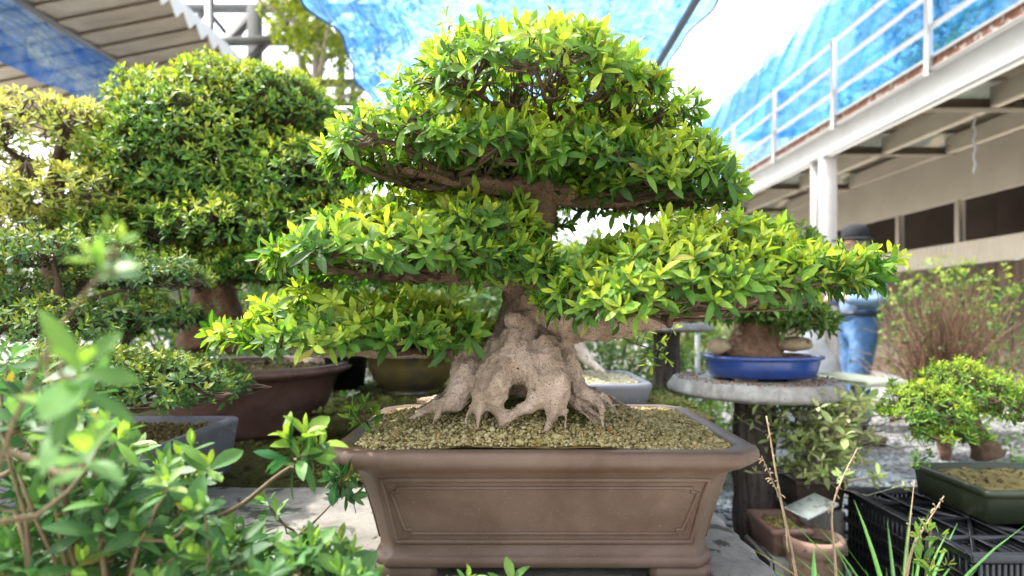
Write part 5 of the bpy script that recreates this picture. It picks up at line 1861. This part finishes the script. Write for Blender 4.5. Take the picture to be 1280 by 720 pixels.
pel = jv((0.02, 0, .92), .095)
sp = jv((0.02, 0, 1.08), .10, pel)
ch = jv((0.03, 0, 1.30), .13, sp)
nk = jv((0.01, 0, 1.46), .055, ch)
hd = jv((-.01, 0, 1.56), .075, nk)
hd2 = jv((-.015, 0, 1.64), .088, hd)
hd3 = jv((-.005, 0, 1.71), .065, hd2)
ns = jv((-.115, 0, 1.60), .014, hd2)
hand = {}
for s in (-1, 1):
    sh = jv((.03, s * .17, 1.38), .062, ch)
    el = jv((.06, s * .23, 1.12), .045, sh)
    wr = jv((-.19, s * .13, 1.13), .028, el)
    pm = jv((-.26, s * .11, 1.14), .030, wr)
    for k in range(4):
        a1 = jv((-.305, s * (.085 + .018 * k), 1.15 + .003 * k), .009, pm)
        a2 = jv((-.335 + .005 * abs(k - 1.5), s * (.083 + .017 * k), 1.125), .008, a1)
        jv((-.325 + .006 * abs(k - 1), s * (.082 + .016 * k), 1.098), .007, a2)
    b1 = jv((-.26, s * .075, 1.165), .010, wr)
    jv((-.295, s * .06, 1.17), .008, b1)
    hp_ = jv((.01, s * .09, .86), .095, pel)
    kn = jv((-.02 + .03 * s, s * .10, .48), .062, hp_)
    an = jv((.02 + .04 * s, s * .10, .09), .045, kn)
    jv((-.12 + .04 * s, s * .11, .045), .038, an)
skin_mesh('body', V, E, R_, M['skin'], man, 2, pel)
# jeans
V, E, R_ = [], [], []
pel = jv((0.02, 0, .95), (.135, .155))
w2 = jv((0.02, 0, 1.10), (.132, .156), pel)
for s in (-1, 1):
    hp_ = jv((.015, s * .085, .82), .118, pel)
    kn = jv((-.015 + .03 * s, s * .10, .47), .092, hp_)
    an = jv((.02 + .04 * s, s * .10, .16), .088, kn)
    jv((.015 + .04 * s, s * .10, .05), .092, an)
skin_mesh('jeans', V, E, R_, M['denim'], man, 2, pel)
V, E, R_ = [], [], []
w = jv((0.02, 0, .93), (.146, .168))
s1 = jv((0.025, 0, 1.12), (.146, .17), w)
s2 = jv((0.035, 0, 1.30), (.15, .18), s1)
s3 = jv((0.02, 0, 1.44), (.085, .10), s2)
for s in (-1, 1):
    sh = jv((.03, s * .18, 1.37), .080, s2)
    el = jv((.07, s * .24, 1.11), .066, sh)
    jv((-.185, s * .132, 1.13), .046, el)
skin_mesh('shirt', V, E, R_, M['shirt'], man, 2, w)
b = Buf()
wp = A(3.02, 5.05, 0)
b.lathe(wp + A(.02, 0, .985), [(.150, 0), (.158, .002), (.158, .036), (.150, .038)], 40, 1, 1.15, cap0=False)
b.build('belt', M['belt'], man)
b = Buf()
b.lathe(wp + A(-.01, 0, 1.665), [(.102, 0), (.105, .02), (.103, .06), (.092, .095), (.06, .118), (.01, .125)], 32, 1.08, .95, cap1=True)
b.lathe(wp + A(-.02, 0, 1.662), [(.10, .0), (.13, -.004), (.165, -.014), (.165, -.010), (.13, .002), (.10, .008)], 32, 1.1, .9, cap0=False)
b.build('cap', M['cap'], man)
b = Buf()
b.lathe(wp + A(.012, 0, 1.53), [(.06, 0), (.083, .03), (.094, .08), (.095, .13)], 24, 1.0, .92, cap0=False, cap1=True)
b.build('hair', M['hair'], man)
for s in (-1, 1):
    b = Buf()
    cs = wp + A(-.03 + .04 * s, s * .105, 0)
    rings = []
    for (z, l0, l1, w_) in ((.002, -.15, .09, .040), (.02, -.155, .095, .043), (.04, -.14, .09, .041), (.07, -.05, .085, .038), (.10, .0, .08, .036)):
        a = np.linspace(0, 2 * np.pi, 20, endpoint=False)
        rings.append(np.stack([cs[0] + (l0 + l1) / 2 + (l1 - l0) / 2 * np.cos(a), cs[1] + w_ * np.sin(a), np.full(20, z)], 1))
    b.loft(rings, True, True, True)
    b.build('shoe', M['shoe'], man)

# ================================================================== OVERHEAD NET AND ITS FRAME
HN = HC + 1.60
fr = thing('pipe_gantry', 'pipe frame holding the overhead blue shade net', 'frame', (0, 3.4, 0))
for (a_1, b_1, r, m) in (((.925, 2.2, HN - .03), (.925, 4.55, HN - .03), .022, 'metal_dark'), ((-1.55, 4.5, HN - .02), (1.5, 4.5, HN - .02), .024, 'metal_grey')):
    b = Buf()
    b.tube(np.linspace(a_1, b_1, 6), r, 14)
    b.build('pipe', M[m], fr)
for (x, y) in ((-1.5, 4.5), (1.45, 4.5)):
    b = Buf()
    b.tube(np.linspace((x, y, 0), (x, y, HN), 6), .02, 12)
    b.build('post', M['metal_grey'], fr)
nx, ny = 120, 140
U, Vv = np.meshgrid(np.linspace(-1, 1, nx), np.linspace(0, 1, ny), indexing='ij')
Y = 2.25 + 2.45 * Vv
hwid = 1.03 + .03 * np.sin(Y * 5) + .02 * np.sin(Y * 13)
X = U * hwid + .02 * np.sin(Y * 9 + U * 4)
Z = HN + .01 - .10 * (1 - U ** 2) * np.sin(np.pi * np.clip(Vv, 0, 1)) + .018 * np.sin(U * 22 + 2.0 * np.sin(Y * 2)) * (.4 + .6 * np.abs(U)) + .012 * np.sin(U * 41 + Y * 5)
net = sheet('shade_net', 'sheer blue shade net stretched overhead above the big bonsai', np.stack([X, Y, Z], -1), M['net_top'])

for e in (0, -1):
    b = Buf()
    hp = np.stack([X[e], Y[e], Z[e]], 1) + A(.004 * (1 if e else -1), 0, -.006)
    b.tube(hp, .0055, 6)
    b.build('hem', M['hem'], net)

# ================================================================== LEFT ROOF AND STEEL FRAME
h1, h2 = 3.0, 3.235
XA, XB = -4.77, -3.59
roof = thing('shed_roof', 'brown boarded shed roof underside at top left', 'roof', (XA, 7, 0))
b = Buf()
for k in range(26):
    y = 1.5 + k * .30
    p = [(XA - 2.2, y), (XB, y)]
    za, zb = HC + h1 - .2 * 2.2 / 1.0 * .5, HC + h2
    for (yy0, yy1, dz) in ((y, y + .292, 0.0),):
        ring = []
        rr = []
        for (x, z) in ((XA - 2.2, HC + h1 - .44), (XB, HC + h2)):
            rr.append([(x, yy0, z), (x, yy1, z + .045), (x, yy1, z + .065), (x, yy0, z + .02)])
        b.loft(np.array(rr), True, True, True)
rr = [[(XA - 2.2, 1.5, HC + h1 - .36), (XA - 2.2, 9.3, HC + h1 - .36), (XA - 2.2, 9.3, HC + h1 - .34), (XA - 2.2, 1.5, HC + h1 - .34)],
      [(XB, 1.5, HC + h2 + .07), (XB, 9.3, HC + h2 + .07), (XB, 9.3, HC + h2 + .09), (XB, 1.5, HC + h2 + .09)]]
b.loft(np.array(rr), True, True, True)
b.build('boards', M['roof_brown'], roof, smooth=False)
b = Buf()
pr = []
yy = np.arange(1.5, 9.4, .125)
for i, y in enumerate(yy):
    zlow = HC + h2 - (.10 if i % 2 else -.03)
    pr.append([(XB + .012, y, zlow), (XB + .012, y, HC + h2 + .12), (XB + .03, y, HC + h2 + .12), (XB + .03, y, zlow)])
b.loft(np.array(pr), True, True, True)
b.build('zigzag_trim', M['white'], roof, smooth=False)
for y in (2.4, 5.0, 7.6, 9.2):
    b = Buf()
    b.box((XA - .3, y, (HC + h1 - .12) / 2), (.1, .1, HC + h1 - .12), bev=.005)
    b.build('post', M['white_dull'], roof)
b = Buf()
b.box((XA + .02, 5.4, HC + h1 + .0), (.05, 7.8, .06), bev=.005)
b.build('gutter_rail', M['white_dull'], roof)
Y, S = np.meshgrid(np.linspace(1.6, 9.0, 120), np.linspace(0, 1, 30), indexing='ij')
X = XA + .06 + .05 * np.sin(Y * 6 + 3 * S) * S + .03 * np.sin(Y * 15) * S
Z = HC + h1 - .06 - S * .62 + .02 * np.sin(Y * 4)
sheet('blue_netting', 'blue netting band hanging below the shed roof at left', np.stack([X, Y, Z], -1), M['net_left'])

st = thing('steel_frame', 'white steel truss frame behind the dome azalea', 'frame', (-4.4, 10.2, 0))
b = Buf()
b.box((-4.55, 10.2, 3.2), (.20, .20, 6.4), bev=.01)
b.build('post', M['white_dull'], st)
b = Buf()
b.box((-3.2, 10.8, 3.2), (.12, .12, 6.4), bev=.01)
b.build('post', M['white_dull'], st)
b = Buf()
b.box((-6.2, 10.6, 3.2), (.12, .12, 6.4), bev=.01)
b.build('post', M['white_dull'], st)
for (z0, z1) in ((4.5, 5.15), (5.9, 6.5)):
    b = Buf()
    b.bar((-8.5, 10.4, z0), (-2.4, 10.4, z0), .12)
    b.bar((-8.5, 10.4, z1), (-2.4, 10.4, z1), .12)
    k = -8.4
    i = 0
    while k < -2.6:
        b.bar((k, 10.4, z0 if i % 2 else z1), (k + .48, 10.4, z1 if i % 2 else z0), .08)
        k += .48
        i += 1
    b.build('truss', M['white_dull'], st)
for (p0, p1) in (((-5.9, 10.1, 6.4), (-4.1, 10.1, 4.6)), ((-5.5, 10.0, 4.4), (-3.8, 10.0, 6.2)), ((-4.2, 10.3, 6.4), (-3.3, 10.6, 4.4)), ((-6.2, 9.9, 5.6), (-3.2, 9.9, 5.75)), ((-5.2, 9.9, 6.6), (-5.2, 9.9, 4.2)), ((-3.7, 9.9, 6.6), (-3.7, 9.9, 4.2)), ((-6.0, 10.2, 4.9), (-4.4, 10.2, 6.5)), ((-4.8, 9.9, 5.4), (-3.0, 9.9, 4.6))):
    b = Buf()
    b.bar(p0, p1, .11)
    b.build('brace', M['white_dull'], st)
for x in (-3.9, -3.55, -2.9):
    b = Buf()
    b.bar((x, 10.5, 4.0), (x, 10.5, 5.2), .08)
    b.build('brace', M['white_dull'], st)

# ================================================================== LIGHT, SKY, CAMERA
S_DIR = Vector((-.64, .14, .90)).normalized()
el = math.asin(S_DIR.z)
az = math.atan2(S_DIR.x, S_DIR.y)
w = bpy.data.worlds.new('World')
scene.world = w
w.use_nodes = True
nt = w.node_tree
nt.nodes.clear()
out = nt.nodes.new('ShaderNodeOutputWorld')
bg = nt.nodes.new('ShaderNodeBackground')
sky = nt.nodes.new('ShaderNodeTexSky')
sky.sky_type = 'NISHITA'
sky.sun_disc = False
sky.sun_elevation = el
sky.sun_rotation = az
sky.air_density = 1.0
sky.dust_density = 4.0
sky.ozone_density = 1.0
bg.inputs['Strength'].default_value = .15
hs = nt.nodes.new('ShaderNodeHueSaturation')
hs.inputs['Saturation'].default_value = .32
nt.links.new(sky.outputs[0], hs.inputs['Color'])
nt.links.new(hs.outputs[0], bg.inputs[0])
nt.links.new(bg.outputs[0], out.inputs[0])
sun = bpy.data.lights.new('sun', 'SUN')
sun.energy = 2.0
sun.angle = math.radians(1.0)
sun.color = (1, .95, .86)
so = bpy.data.objects.new('sun', sun)
so.rotation_euler = S_DIR.to_track_quat('Z', 'Y').to_euler()
so.location = (3, 4, 8)
COL.objects.link(so)

cam = bpy.data.cameras.new('camera')
cam.sensor_width = 36 * 1280 / 1080
cam.lens = F / 1280 * cam.sensor_width
cam.shift_y = -(360 - 390) / 1280 * 1.0
cam.clip_start = .02
cam.clip_end = 600
cam.dof.use_dof = True
cam.dof.focus_distance = 1.06
cam.dof.aperture_fstop = 3.2
co = bpy.data.objects.new('camera', cam)
co.location = (0, 0, HC)
co.rotation_euler = (math.radians(90), 0, 0)
COL.objects.link(co)
scene.camera = co

scene.view_settings.view_transform = 'Standard'
scene.view_settings.look = 'None'
scene.view_settings.exposure = 2.3
scene.view_settings.gamma = 1
c = scene.cycles
c.use_denoising = True
c.max_bounces = 8
c.diffuse_bounces = 4
c.glossy_bounces = 3
c.transmission_bounces = 6
c.transparent_max_bounces = 16
c.sample_clamp_indirect = 6
c.caustics_reflective = False
c.caustics_refractive = False
